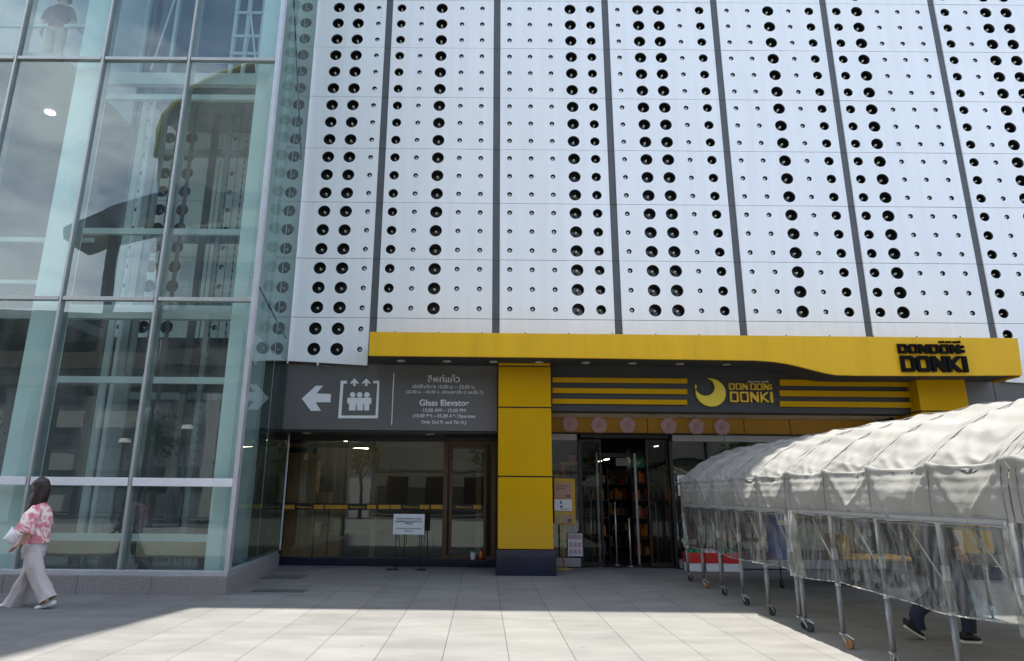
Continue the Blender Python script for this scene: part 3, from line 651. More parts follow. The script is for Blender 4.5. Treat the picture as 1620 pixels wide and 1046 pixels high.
# cup and bottle on the ledge
q = at(748.5, 877, YG-.12); c = thing('paper_cup', 'white lidded cup standing on the window ledge', 'cup', (q.x, YG-.1, .16))
b = MB(); b.box(q.x-.12, q.x+.3, YG-.2, YG-.062, .10, .16); tag(b.build('window_ledge', 'navy_base'), 'short dark ledge at the foot of the brown door', 'ledge')
b = MB(); b.cyl((q.x, YG-.13, .162), (q.x, YG-.13, .30), .05, 16, .062); b.build('cup_body', 'paper', c, smooth=False)
b = MB(); b.cyl((q.x, YG-.13, .3002), (q.x, YG-.13, .325), .064, 16, .055); b.build('lid', 'green_sign', c)
q = at(761, 877, YG-.12); c = thing('juice_bottle', 'orange bottle standing on the window ledge beside the cup', 'bottle', (q.x, YG-.1, .16))
b = MB(); b.tube([(q.x, YG-.13, .162), (q.x, YG-.13, .27), (q.x, YG-.13, .30), (q.x, YG-.13, .32)], .04, 14); b.build('bottle_body', 'orange_plastic', c, smooth=True)
b = MB(); b.cyl((q.x, YG-.13, .3202), (q.x, YG-.13, .35), .02, 12); b.build('cap', 'red_paint', c)
# inside: cartons, posts, lamps
for i, (p0, p1, y0, z1, lab) in enumerate(((447, 472, 14.75, 2.35, 'tall cardboard carton at the left edge of the shop window'), (472, 495, 14.77, 2.2, 'tall cardboard carton second from the left behind the glass'), (496, 517, 14.75, 1.5, 'tall cardboard carton third from the left behind the glass'), (518, 537, 14.77, 1.22, 'tall cardboard carton at the right end of the carton row'))):
    A_, B_ = at(p0, 850, y0), at(p1, 850, y0); c = thing('cardboard_carton', lab, 'carton', (A_.x, y0, 0), 'cartons stacked behind the shop glass')
    for k in range(2):
        za, zb_ = (.02, z1*.55) if k == 0 else (z1*.55+.006, z1); b = MB(); b.box(A_.x+.01, B_.x-.01+k*.004, y0, y0+.3, za, zb_); b.build('box', 'cardboard', c, bevel=.006)
    b = MB(); b.box((A_.x+B_.x)/2-.02, (A_.x+B_.x)/2+.02, y0-.002, y0, .03, z1-.02); b.build('tape', 'wood_pale', c)
for (px, lab) in ((592, 'pale timber post inside the shop window'), (757, 'pale timber post behind the narrow brown door')):
    q = at(px, 780, 15.1); b = MB(); b.box(q.x-.06, q.x+.06, 15.1, 15.2, 0, 3.0); tag(b.build('timber_post', 'wood_pale', bevel=.005), lab, 'post')
b = MB(); q = at(460, 703, 14.9); b.box(q.x-.5, q.x+3.9, 15.15, 15.22, q.z-.05, q.z+.05); tag(b.build('timber_rail', 'wood_pale', bevel=.005), 'pale timber rail under the ceiling inside the shop window', 'rail')
for (px, py, w, lab) in ((533, 696, .42, 'lit strip lamp on the shop ceiling nearer the glass'), (566, 708, .42, 'lit strip lamp on the shop ceiling farther left of the post'), (706, 694, .16, 'short lit lamp above the brown door')):
    q = at(px, py, 15.8); t_ = thing('strip_lamp', lab, 'lamp', q); b = MB(); b.tube([(q.x-w/2, 15.6, q.z), (q.x+w/2, 16.0, q.z)], .022, 8); b.build('tube', 'tube_glow', t_); b = MB(); b.box(q.x-w/2, q.x+w/2, 15.98, 16.05, q.z+.03, q.z+.07); b.build('housing', 'alu_light', t_)
q = at(500, 712, 15.0); c = thing('security_camera', 'dark bullet camera hanging behind the shop glass', 'camera', q)
b = MB(); b.cyl(q+Vector((0, 0, .3)), q+Vector((0, 0, .03)), .012, 8); b.build('stem', 'rail_dark', c); b = MB(); b.cyl(q+Vector((0, -.1, -.03)), q+Vector((0, .08, 0)), .045, 14); b.build('housing', 'black_paint', c)
# interior shell
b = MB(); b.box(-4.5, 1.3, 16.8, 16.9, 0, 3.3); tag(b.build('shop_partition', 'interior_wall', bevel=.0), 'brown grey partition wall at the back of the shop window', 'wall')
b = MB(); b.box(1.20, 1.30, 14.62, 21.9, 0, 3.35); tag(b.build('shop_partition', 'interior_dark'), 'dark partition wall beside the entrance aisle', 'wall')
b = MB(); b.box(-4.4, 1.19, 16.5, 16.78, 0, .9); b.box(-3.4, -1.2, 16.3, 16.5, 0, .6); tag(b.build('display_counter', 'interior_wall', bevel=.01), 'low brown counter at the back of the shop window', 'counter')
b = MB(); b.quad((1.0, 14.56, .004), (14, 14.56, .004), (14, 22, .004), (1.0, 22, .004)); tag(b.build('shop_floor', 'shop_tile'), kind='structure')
# aisle shelves with goods
def shelf(x0, x1, y, label, n=5, seed=0, deep=.45):
    top_ = .1+n*.42+.0
    t_ = thing('shop_shelf', label, 'shelf', (x0, y, 0)); b = MB(); b.box(x0, x0+.03, y, y+deep, 0, top_); b.box(x1-.03, x1, y, y+deep, 0, top_); b.box(x0+.03, x1-.03, y+deep-.02, y+deep, 0, top_); b.build('upright', 'dark_frame', t_)
    for k in range(n): b = MB(); b.box(x0+.03, x1-.03, y, y+deep-.03, .1+k*.42, .125+k*.42); b.build('board', 'rail_dark', t_)
    r_ = random.Random(seed); bb = {}
    for k in range(n):
        x = x0+.05
        while x < x1-.12:
            w = .03+r_.random()*.07; h = .1+r_.random()*.24; mm = r_.choice(['red_dark', 'red_dark', 'red_paint', 'header_yellow', 'cardboard', 'interior_wall', 'interior_dark', 'interior_dark', 'rail_dark', 'orange_plastic'])
            bb.setdefault(mm, MB()).box(x, x+w, y+.04, y+.3, .127+k*.42, .127+k*.42+h); x += w+.01
    ms = sorted(bb); B2 = MB()
    for i, mm in enumerate(ms):
        me = bpy.data.meshes.new('t'); bb[mm].bm.to_mesh(me); k0 = len(B2.bm.faces); B2.bm.from_mesh(me); B2.bm.faces.ensure_lookup_table()
        for f in B2.bm.faces[k0:]: f.material_index = i
    g = B2.build('shelf_goods', ms); tag(g, 'packed coloured goods on '+label, 'goods', kind='stuff')
shelf(2.30, 3.1, 16.4, 'the dark shelf left of the entrance aisle', seed=1)
shelf(3.3, 4.5, 18.6, 'the dark shelf at the far end of the entrance aisle', seed=2)
shelf(4.25, 6.2, 15.6, 'the dark shelf behind the right hand window', seed=3)
shelf(1.42, 2.1, 15.2, 'the shelf behind the narrow window by the yellow column', seed=4)
shelf(6.5, 8.6, 15.6, 'the dark shelf behind the tent at the right window', seed=9)
for (px, py, lab) in ((944, 730, 'small lit ceiling lamp inside the doors on the left'), (956, 727, 'small lit ceiling lamp just right of the leftmost one inside the doors'), (1009, 713, 'lit ceiling lamp in the middle of the doorway'), (1035, 706, 'lit ceiling lamp near the right of the doorway')):
    q = at(px, py, 17.5); b = MB(); b.cyl((q.x, 17.5, q.z-.01), (q.x+.16, 17.7, q.z+.02), .016, 8); tag(b.build('ceiling_lamp', 'lamp_glow'), lab, 'lamp')
shelf(2.22, 2.74, 15.9, 'the dark shelf just inside the left door', n=6, seed=12)
shelf(3.62, 4.2, 16.2, 'the dark shelf just inside the right door', n=6, seed=13)
shelf(4.3, 5.9, 14.9, 'the low display right behind the right window glass', n=3, seed=14)
q = at(1011, 845, 16.5); cb = thing('promotion_box', 'brown cardboard box low in the middle of the aisle', 'box', (q.x, 16.5, 0))
b = MB(); b.box(q.x-.2, q.x+.2, 16.5, 16.8, .45, .80); b.build('carton', 'cardboard', cb, bevel=.01); b = MB(); b.box(q.x-.22, q.x+.22, 16.48, 16.82, 0, .448); b.build('plinth', 'interior_wall', cb)
# things at the narrow window
A_, B_ = at(901, 721, 14.75), at(915, 731, 14.75); b = MB(); b.box(A_.x, B_.x, 14.74, 14.76, B_.z, A_.z); tag(b.build('red_sign', 'red_paint'), 'small red sign inside the narrow window', 'sign')
b = MB(); A_, B_ = at(885, 731, 14.8), at(915, 737, 14.8); b.box(A_.x, B_.x, 14.78, 14.8, B_.z, A_.z); tag(b.build('price_strip', 'header_yellow'), 'yellowish price strip under the small red sign', 'sign')
A_, B_ = at(898, 844, 14.42), at(922, 880, 14.42); ps = thing('window_poster', 'white poster with two rows of small red pictures low on the narrow window', 'poster', (A_.x, 14.42, B_.z))
b = MB(); b.box(A_.x, B_.x, 14.41, 14.42, B_.z, A_.z); b.build('sheet', 'paper', ps); b = MB(); W = B_.x-A_.x; H = A_.z-B_.z
for r_ in range(2):
    for k in range(3): b.box(A_.x+W*(.1+.29*k), A_.x+W*(.32+.29*k), 14.404, 14.4098, B_.z+H*(.1+.3*r_), B_.z+H*(.3+.3*r_))
b.box(A_.x+W*.05, B_.x-W*.05, 14.404, 14.4098, A_.z-H*.25, A_.z-H*.05); b.build('print', 'pink_deep', ps)
# poster stand
st_ = thing('poster_stand', 'yellow framed poster board on a yellow pole with a round base', 'poster stand', (1.61, 14.15, 0))
A_, B_ = at(876, 757, 14.15), at(911, 830, 14.15)
b = MB(); b.box(A_.x, B_.x, 14.14, 14.16, B_.z, A_.z); b.build('frame', 'stand_yellow', st_, bevel=.004)
for (q0, q1, mm) in (((877, 763), (905, 789), 'poster_peach'), ((877, 790), (905, 808.5), 'paper'), ((878, 814), (906, 828), 'wood_pale')):
    a_, c_ = at(*q0, 14.13), at(*q1, 14.13); b = MB(); b.box(a_.x, c_.x, 14.126, 14.139, c_.z, a_.z); b.build('poster', mm, st_)
b = MB()
for (q0, q1) in (((896, 783), (902, 787)), ((886, 793), (889, 797)), ((886, 800), (890, 803)), ((898, 821), (904, 826)), ((880, 768), (898, 769)), ((880, 772), (894, 773)), ((886, 805), (902, 805.8))):
    a_, c_ = at(*q0, 14.12), at(*q1, 14.12); b.box(a_.x, c_.x, 14.12, 14.1255, c_.z, a_.z)
b.build('print', 'paper_ink', st_)
b = MB(); b.cyl((A_.x+.17, 14.15, B_.z), (A_.x+.17, 14.15, .02), .017, 12); b.build('pole', 'stand_yellow', st_, smooth=True)
b = MB(); b.cyl((A_.x+.17, 14.15, .001), (A_.x+.17, 14.15, .022), .17, 28, .15); b.build('base', 'stand_yellow', st_)
# barrier posts
for i, (px, py, h, lab) in enumerate(((976, 883, 1.35, 'chrome barrier post left of the aisle centre'), (998, 891, 1.0, 'chrome barrier post in the middle of the doorway'), (937, 889, 1.5, 'chrome barrier post just inside the left door'), (1042, 888, 1.35, 'chrome barrier post just inside the right door'))):
    yy = (15.0, 14.75, 14.9, 14.9)[i]; q = at(px, py, yy); t_ = thing('barrier_post', lab, 'barrier post', (q.x, yy, 0), 'barrier posts in the doorway')
    b = MB(); b.cyl((q.x, yy, .02), (q.x, yy, h), .016, 12); b.build('pole', 'alu', t_, smooth=True); b = MB(); b.cyl((q.x, yy, 0), (q.x, yy, .02), .07, 20, .05); b.build('base', 'alu', t_)
for k in range(5):
    x = 4.22+k*.2; b = MB(); b.box(x, x+.17, 14.12, 14.38, .20, .36); b2 = None
for k, lab in enumerate(('red crate with groceries at the right window, first from the door', 'red crate with groceries at the right window, second from the door', 'red crate with groceries at the right window, third from the door')):
    x = 4.22+k*.36; t_ = thing('grocery_crate', lab, 'crate', (x, 14.2, 0), 'red crates in front of the right window')
    b = MB(); b.box(x, x+.34, 14.0, 14.34, .16, .19)
    for (xa, xb, ya, yb) in ((x, x+.34, 14.0, 14.015), (x, x+.34, 14.325, 14.34), (x, x+.015, 14.0152, 14.3248), (x+.325, x+.34, 14.0152, 14.3248)): b.box(xa, xb, ya, yb, .1902, .36)
    b.build('tub', 'red_paint', t_); b = MB()
    for j in range(6): b.box(x+.03+j*.048, x+.07+j*.048, 14.05, 14.28, .192, .38+.05*math.sin(j*2.1+k))
    b.build('contents', ['green_sign', 'paper', 'green_sign'][k], t_)
    b = MB(); b.box(x+.01, x+.33, 14.01, 14.33, 0, .158); b.build('stand', 'paper', t_)

# ================================================================ GLASS LIFT TOWER
tw = thing('glass_lift_tower', 'glass lift tower with slim metal mullions standing on a granite plinth', 'tower', (-6, 10.3, 0))
YT = 10.29; TZ = 19.5; MX = [-3.83, -5.45, -7.03, -8.63, -10.25, -11.85]
SX0, SY0, SX1, SY1 = -3.83, YT, -4.14, 13.95
b = MB(); bm = b.bm
lo = [(-13, 10.23), (-3.795, 10.23), (-4.185, 14.08), (-13, 14.08)]
def ring(poly, z): return [bm.verts.new((x, y, z)) for x, y in poly]
r1, r2 = ring(lo, 0), ring(lo, .262); bm.faces.new(r2)
for i in range(4): bm.faces.new((r1[i], r1[(i+1) % 4], r2[(i+1) % 4], r2[i]))
b.build('plinth', 'granite', tw, bevel=.006)
b = MB()
for i in range(9): b.box(-4.92-i*1.1, -4.914-i*1.1, 10.2275, 10.236, .0, .262)
b.build('plinth_joint', 'joint_grey', tw)
lo2 = [(-13, 10.245), (-3.80, 10.245), (-4.185, 13.97), (-4.30, 13.97), (-3.93, 10.40), (-13, 10.40)]
b = MB(); bm = b.bm; r1, r2 = ring(lo2, .264), ring(lo2, .34); bm.faces.new(r2); bm.faces.new(r1)
for i in range(6): bm.faces.new((r1[i], r1[(i+1) % 6], r2[(i+1) % 6], r2[i]))
b.build('sill', 'alu', tw, bevel=.004)
for i, x in enumerate(MX):
    w = .034 if i == 0 else .020
    b = MB(); b.box(x-w, x+w, YT-.035, YT+.09, .342, TZ); b.build('mullion', 'alu_dark' if i else 'alu', tw, bevel=.004)
# secondary frame line that doubles each mullion on the inside
for i, x in enumerate(MX[1:]):
    b = MB(); b.box(x-.042, x+.042, YT+.092, YT+.17, .342, TZ); b.build('inner_mullion', 'rail_grey', tw)
for z, m_, h in ((4.585, 'alu_dark', .032), (9.18, 'alu_dark', .032), (13.8, 'alu_dark', .032), (18.3, 'alu_dark', .032)):
    for i in range(len(MX)-1):
        b = MB(); b.box(MX[i+1]+.03, MX[i]-.037, YT-.025, YT+.08, z-h, z+h); b.build('transom', m_, tw, bevel=.004)
for i in range(len(MX)-1):
    b = MB(); b.box(MX[i+1]+.03, MX[i]-.037, YT-.03, YT+.1, 1.565, 1.69); b.build('transom', 'alu_light', tw, bevel=.004)
zz = [.342, 1.565, 1.69, 4.55, 4.62, 9.145, 9.215, 13.765, 13.835, 18.26]
for i in range(len(MX)-1):
    for k in range(0, len(zz)-1, 2):
        ta, tb = random.uniform(-.004, .004), random.uniform(-.003, .003); zc_ = (zz[k]+zz[k+1])/2; xc_ = (MX[i]+MX[i+1])/2; b = MB(); b.quad(*[(x_, YT+.02+ta*(x_-xc_)+tb*(z_-zc_), z_) for x_, z_ in ((MX[i+1]+.02, zz[k]-.01), (MX[i]-.02, zz[k]-.01), (MX[i]-.02, zz[k+1]+.01), (MX[i+1]+.02, zz[k+1]+.01))]); b.build('window_pane', 'tower_glass', tw)
def sp(t): return SX0+(SX1-SX0)*t, SY0+(SY1-SY0)*t
for k in range(0, 1):
    (xa, ya), (xb, yb) = sp(.0), sp(1 if True else 1)
    for (za, zb_) in ((.342, 4.08), (4.085, 18.26)):
        t1 = 1 if za < 4 else (13.19-SY0)/(SY1-SY0)
        (xb, yb) = sp(t1); b = MB(); b.quad((xa-.02, ya+.02, za), (xb, yb, za), (xb, yb, zb_), (xa-.02, ya+.02, zb_)); b.build('window_pane', 'side_glass_low' if za < 4 else 'side_glass', tw)
b = MB(); (x, y) = sp((13.17-SY0)/(SY1-SY0)); b.box(x-.012, x+.012, 13.12, 13.195, 4.08, 18.3); (x, y) = sp(.995); b.box(x-.015, x+.015, y-.04, y, .342, 4.08); b.build('edge_trim', 'alu_light', tw)
# inner steel portal: right column, beams
def vcol(x0, x1, y0, y1, m_, z0=.27, z1=TZ, nm='column'): b = MB(); b.box(x0, x1, y0, y1, z0, z1); return b.build(nm, m_, tw, bevel=.01)
vcol(-4.30, -4.06, 10.58, 10.86, 'column_white')
for z in (.78, 3.28, 5.93, 8.62, 11.3):
    b = MB(); b.box(-7.14, -4.31, 10.62, 10.70, z-.055, z+.055); b.build('beam', 'steel_white', tw, bevel=.004)
for z in (4.47, 9.02):
    b = MB(); b.box(-7.14, -4.31, 10.60, 10.72, z-.14, z+.10); b.build('beam', 'steel_white', tw, bevel=.004)
vcol(-7.66, -7.22, 10.52, 10.84, 'column_white')
vcol(-4.62, -4.40, 12.55, 12.8, 'steel_white'); vcol(-7.3, -7.05, 12.55, 12.8, 'rail_grey')
for z in (3.3, 5.2, 6.6, 8.6, 10.6):
    b = MB(); b.box(-7.05, -4.62, 12.6, 12.72, z-.07, z+.07); b.build('beam', 'rail_grey', tw, bevel=.004)
# guide rails
for (x, y, r_, m_) in ((-6.74, 11.3, .05, 'steel_white'), (-6.60, 11.35, .03, 'alu_light'), (-6.42, 11.5, .045, 'rail_grey'), (-6.15, 11.6, .05, 'steel_white'), (-5.98, 11.8, .03, 'rail_dark'), (-7.0, 11.6, .04, 'rail_dark'), (-5.72, 12.2, .06, 'rail_dark'), (-5.45, 12.3, .05, 'rail_grey')):
    b = MB(); b.box(x-r_, x+r_, y, y+r_*1.5, .27, TZ); b.build('guide_rail', m_, tw)
vcol(-6.95, -6.72, 11.9, 12.0, 'column_white', 4.8, 6.55, nm='shaft_panel')
# counterweight hoses: loop under cab
b = MB(); pts = []
for k in range(17): a = math.pi*k/16; pts.append((-6.15-.17*math.cos(a)*1.0, 11.2, 3.62-.22*math.sin(a)))
b.tube([(-6.32, 11.2, 8.8)]+pts+[(-5.98, 11.2, 8.8)], .022, 8); b.build('hose', 'rail_dark', tw, smooth=True)
for k, x in enumerate((-5.22, -5.04, -4.88, -4.74, -4.62)):
    b = MB(); b.tube([(x, 11.5, .28), (x, 11.5, 9.0)], .008, 6); b.build('cable', 'cable', tw)
b = MB()
for k in range(46): b.cyl((-5.04+.0, 11.5, 2.0+k*.15), (-5.04, 11.5, 2.05+k*.15), .018, 6); b.cyl((-4.74, 11.5, 2.04+k*.15), (-4.74, 11.5, 2.09+k*.15), .016, 6)
b.build('chain', 'cable', tw)
# diagonal stay on the side wall
(xa, ya), (xb, yb) = sp(.02), sp(.76); b = MB(); b.tube([(xa-.10, ya+.1, 5.05), (xb-.06, yb, 4.60)], .018, 8); b.tube([(xa-.10, ya+.1, 12.6), (xb-.06, yb, 8.7)], .016, 8); b.build('stay_rod', 'rail_dark', tw, smooth=True)
for t_ in (.25, .5): 
    x, y = sp(t_); b = MB(); b.tube([(x-.02, y, .34), (x-.02, y, 18.2)], .006, 6); b.build('glass_joint', 'alu', tw)
vcol(-4.42, -4.24, 12.0, 12.2, 'steel_white')
# lift car near the top with its white frame
cab = thing('lift_cabin', 'white framed lift cabin high up in the glass tower', 'lift cabin', (-5.6, 11.6, 9.4))
b = MB(); b.box(-6.9, -4.45, 11.1, 12.9, 9.25, 9.34); b.box(-6.9, -4.45, 11.1, 12.9, 11.75, 11.9); b.build('floor', 'rail_grey', cab)
b = MB()
for x in (-6.9, -6.3, -5.9, -5.1, -4.85, -4.55): b.box(x, x+.06, 11.1, 11.18, 9.34, 11.75)
for z in (9.9, 10.3, 10.85): b.box(-5.1, -4.5, 11.09, 11.1, z, z+.06)
b.tube([(-4.9, 11.07, 11.6), (-4.5, 11.07, 9.4)], .02, 6); b.tube([(-6.3, 11.07, 11.4), (-6.6, 11.07, 9.5)], .02, 6)
b.build('frame', 'steel_white', cab)
b = MB(); b.box(-6.84, -5.12, 11.3, 12.85, 9.35, 11.7); b.build('car_wall', 'rail_dark', cab)
# lobby floors left of the shaft
b = MB(); b.box(-13, -7.95, 10.45, 14.0, 9.28, 9.42); b.box(-13, -7.95, 11.5, 14.0, 4.55, 4.75); b.build('lobby_floor', 'lintel_grey', tw)
b = MB(); b.box(-13, -7.95, 12.9, 13.0, 9.42, 13); b.box(-13, -8.0, 13.6, 13.7, .27, 9.2); b.build('lobby_wall', 'rail_grey', tw)
b = MB(); b.box(-13, -3.9, 10.3, 13.0, TZ+.02, TZ+.3); b.build('roof', 'tower_glass', tw)
b = MB(); b.box(-12.9, -7.1, 10.95, 11.0, 5.85, 5.93); b.box(-12.9, -7.75, 10.95, 11.0, 5.05, 5.12); b.box(-12.9, -7.75, 10.9, 10.95, 10.35, 10.42); b.build('guard_rail', 'steel_white', tw)
q = at(70, 166, 12.0); b = MB(); b.cyl((q.x, 12.2, 9.262), (q.x, 12.2, 9.278), .1, 16); b.build('downlight', 'lamp_glow', tw)
# lower part: dark opening with goods behind, bench
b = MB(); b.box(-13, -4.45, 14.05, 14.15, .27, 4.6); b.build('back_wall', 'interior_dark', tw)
def goods(x0, x1, y, z0, z1, lab, seed):
    r_ = random.Random(seed); b = MB(); ms = ['green_sign', 'paper', 'blue_plastic', 'rail_dark', 'red_dark', 'interior_wall', 'interior_dark']; cells = []
    z = z0
    while z < z1:
        x = x0
        while x < x1-.1:
            w = .07+r_.random()*.15; h = .12+r_.random()*.14; k0 = len(b.bm.faces); b.box(x, x+w, y, y+.15+.1*r_.random(), z, z+h); b.bm.faces.ensure_lookup_table(); mi = r_.choice((0, 0, 1, 2, 3, 3, 4, 5, 6, 6, 6))
            for f in b.bm.faces[k0:]: f.material_index = mi
            x += w+.015
        z += .34
    tag(b.build('shelf_goods', ms), lab, 'goods', kind='stuff')
goods(-7.2, -4.6, 13.5, .95, 2.6, 'dim coloured goods stacked behind the lower glass of the lift tower', 11)
bn = thing('beige_bench', 'long beige upholstered bench inside the lower right of the lift tower', 'bench', (-5.5, 11.5, .27))
b = MB(); b.box(-5.62, -4.45, 11.0, 11.4, .45, .80); b.build('seat', 'cardboard', bn, bevel=.05); b = MB(); b.box(-5.55, -5.45, 11.05, 11.3, .265, .45); b.box(-4.6, -4.5, 11.05, 11.3, .265, .45); b.build('leg', 'dark_frame', bn)
bn = thing('beige_bench', 'long beige upholstered bench inside the lower left of the lift tower', 'bench', (-6.9, 11.5, .27))
b = MB(); b.box(-7.6, -6.0, 11.0, 11.4, .45, .80); b.build('seat', 'cardboard', bn, bevel=.05); b = MB(); b.box(-7.5, -7.4, 11.05, 11.3, .265, .45); b.box(-6.2, -6.1, 11.05, 11.3, .265, .45); b.build('leg', 'dark_frame', bn)
# arrow on the side glass reflection side: seen as a second arrow mark inside the tower
# ================================================================ CANOPY TENTS
prof = [(3.70, 1.33), (3.695, 1.47), (3.70, 1.63), (3.72, 1.78), (3.84, 1.90), (4.06, 2.07), (4.32, 2.21), (4.60, 2.32), (4.88, 2.40), (5.17, 2.43)]
XR = 5.17
prof = prof+[(2*XR-x, z) for x, z in prof[-2::-1]]
def prof_at(t):                                       # t in 0..1 along the arc by index
    f = t*(len(prof)-1); i = min(int(f), len(prof)-2); k = f-i
    return prof[i][0]*(1-k)+prof[i+1][0]*k, prof[i][1]*(1-k)+prof[i+1][1]*k
def caster(b, x, y, ang, r=.052):
    dx, dy = math.cos(ang), math.sin(ang); cx, cy = x+dx*.05, y+dy*.05
    b.cyl((cx-dy*.014, cy+dx*.014, r), (cx+dy*.014, cy-dx*.014, r), r, 18)
def hash_(a, b): return (math.sin(a*12.9898+b*78.233)*43758.5453) % 1
def seam_pt(t, h):
    x, z = prof_at(t); e = 4e-3; xa, za = prof_at(max(0, t-e)); xb, zb_ = prof_at(min(1, t+e)); nx, nz = -(zb_-za), (xb-xa); L = math.hypot(nx, nz)
    return (x+nx/L*.002, h, z+nz/L*.002)
def tent(hoops, label, legs_hide=()):
    T = thing('canopy_tent', label, 'tent', (XR, sum(hoops)/len(hoops), 0), 'row of wheeled canopy tents at the entrance')
    nu = 32; nv = 198; bm = bmesh.new(); rows = []; y0, y1 = hoops[0], hoops[-1]
    ys_ = []
    for i in range(len(hoops)-1):
        for k in range(nu): ys_.append((i, k/nu))
    ys_.append((len(hoops)-2, 1.0)); rev = 1 if hoops[1] > hoops[0] else -1
    ys_ = [(0, -.075)]+ys_+[(len(hoops)-2, 1.075)]
    for (i, s) in ys_:
        Y = hoops[i]+(hoops[i+1]-hoops[i])*s; row = []
        s = s; s0_ = s; s = min(1, max(0, s)); sag = math.sin(math.pi*s)**.8 if 0 < s < 1 else 0
        for j in range(nv+1):
            t = j/nv; x, z = prof_at(t); side = min(t, 1-t)*18          # 0 eave, 3 shoulder, 9 ridge
            e = 1e-3; xa, za = prof_at(max(0, t-e)); xb, zb_ = prof_at(min(1, t+e)); nx, nz = -(zb_-za), (xb-xa); L = math.hypot(nx, nz); nx, nz = nx/L, nz/L
            sgn = 1 if t < .5 else -1
            tgt = .0
            tri = 1-abs(2*s-1)                                   # 0 at a hoop, 1 mid bay
            hs = hash_(i, 0 if t < .5 else 1)
            # the cloth cuts the corner between hoops: taut facets meeting in a V at mid bay
            corner = max(0, 1-(side-3)/2.6) if side > 3 else max(0, 1-(3-side)/(1.5+.9*hs))
            tgt -= (.105+.04*hs)*tri**.85*corner
            if side > 3:
                tgt -= .040*(tri**.8)*min(1, (side-3)/2.2)*(1 if side < 7 else .8)
                for m, (c_, dp_, am, wd2) in enumerate(((4.3, 1.5, .026, .15), (5.3, 1.9, .020, .17), (6.6, 2.1, .012, .2), (7.6, 1.6, .006, .3))):
                    c0 = c_+.6*hs-dp_*(1-abs(2*s-1)**1.6)+.5*(hash_(i*3+m, 2)-.5)*(2*s-1)*2
                    v_ = (side-c0)/wd2; tgt += am*math.exp(-v_*v_)*tri**.5*(1 if side < 7.6 else .4)
                for (m0, sl_, am) in ((0, .13, .012), (1, .15, .012)):
                    ss = s if m0 == 0 else 1-s; dd = ss-(side-3)*sl_*(.7+.6*hs)-.02
                    tgt += am*max(0, 1-abs(dd)/.07)*max(0, 1-(side-3)/4.2)
            else:
                k = side/3; tgt -= .022*tri*(1-k)
                for (m0, am, wd2) in ((0, .022, .06), (1, .020, .06), (0, .012, .05)):
                    ss = s if m0 == 0 else 1-s; reach = (.30+.35*hs) if am > .015 else (.12+.1*hs); dd = ss-(1-k)*reach
                    tgt += am*max(0, 1-abs(dd)/wd2)
                tgt += .010*max(0, 1-abs(s-.5-(hs-.5)*.3*(1-k))/.05)*(1-k*.6)
            rn = noise.noise(Vector((side*.42+Y*1.9, side*.30-Y*2.6, 7+i*.7))); tgt += .012*(1-min(1, abs(rn)*3.6))**1.5*min(1, sag*1.3)*(1 if side < 7 else .5)
            rn = noise.noise(Vector((side*.9-Y*3.1, side*.5+Y*2.2, 2))); tgt += .0035*(1-min(1, abs(rn)*5))**1.5*min(1, sag*1.3)
            q = Vector((x*1.2, Y*1.6, z*1.2)); tgt += .010*noise.noise(q*1.3+Vector((0, 0, 5)))*min(1, sag*1.5)+.004*noise.noise(q*3.3)
            tgt += .003*noise.noise(Vector((x*3+Y*9, Y*2-x*5, z*6)))
            if Y < y0+.02 or Y > y1-.02: tgt += .018*noise.noise(Vector((t*40, 2, 1)))
            row.append(bm.verts.new((x+nx*tgt, Y+.012*noise.noise(q*3), z+nz*tgt+(-.035*sag if side > 3 else 0)+(.008*math.sin(Y*7) if side < .4 else 0))))
        rows.append(row)
    for a in range(len(rows)-1):
        for j in range(nv): bm.faces.new((rows[a][j], rows[a+1][j], rows[a+1][j+1], rows[a][j+1]))
    b = MB(); b.bm = bm; b.build('cover', 'tent_cloth', T, smooth=True, fix=False)
    # seam welts over each hoop
    for h in hoops:
        b = MB(); b.tube([seam_pt(j/54, h) for j in range(55)], .0045, 6); b.build('seam', 'tent_cloth', T, smooth=True)
    # hem band
    for (X, s) in ((3.70, -1), (2*XR-3.70, 1)):
        b = MB(); bm = b.bm; r0, r1_ = [], []
        N = 10*(len(hoops)-1)
        for k in range(N+1):
            Y = y0+(y1-y0)*k/N; w = .008*noise.noise(Vector((Y*4, X, 1)))
            r0.append(bm.verts.new((X+s*(.012+w), Y, 1.365))); r1_.append(bm.verts.new((X+s*(.012+w*1.5), Y, 1.300+.006*math.sin(Y*9))))
        for k in range(N): bm.faces.new((r0[k], r0[k+1], r1_[k+1], r1_[k]))
        b.build('hem', 'tent_hem', T, smooth=True, fix=False)
        for zz_ in (1.357, 1.314):
            b = MB(); b.tube([(X+s*(.0135+.008*noise.noise(Vector(((y0+(y1-y0)*k/N)*4, X, 1)))), y0+(y1-y0)*k/N, zz_) for k in range(N+1)], .0022, 4); b.build('stitch_line', 'rail_dark', T)
        # clear skirt
        b = MB(); bm = b.bm; g = []
        NZ = 14; NY = 16*(len(hoops)-1)
        for a in range(NZ+1):
            zf = a/NZ; r_ = []
            for k in range(NY+1):
                Y = y0+(y1-y0)*k/NY; d = .05*zf*math.sin(Y*5.2+1.5*zf)+.045*noise.noise(Vector((Y*2.6+zf*1.5, zf*1.4, X)))*(.3+zf)+.018*noise.noise(Vector((Y*9+zf*4, zf*5, X)))
                zb0 = .63+.02*math.sin(Y*3)
                r_.append(bm.verts.new((X+s*.006+d*(1 if a else .1), Y, 1.325+(zb0-1.325)*zf)))
            g.append(r_)
        for a in range(NZ):
            for k in range(NY): bm.faces.new((g[a][k], g[a][k+1], g[a+1][k+1], g[a+1][k]))
        e = [v.co.copy() for v in g[-1]]
        b.build('clear_skirt', 'clear_film', T, smooth=True, fix=False)
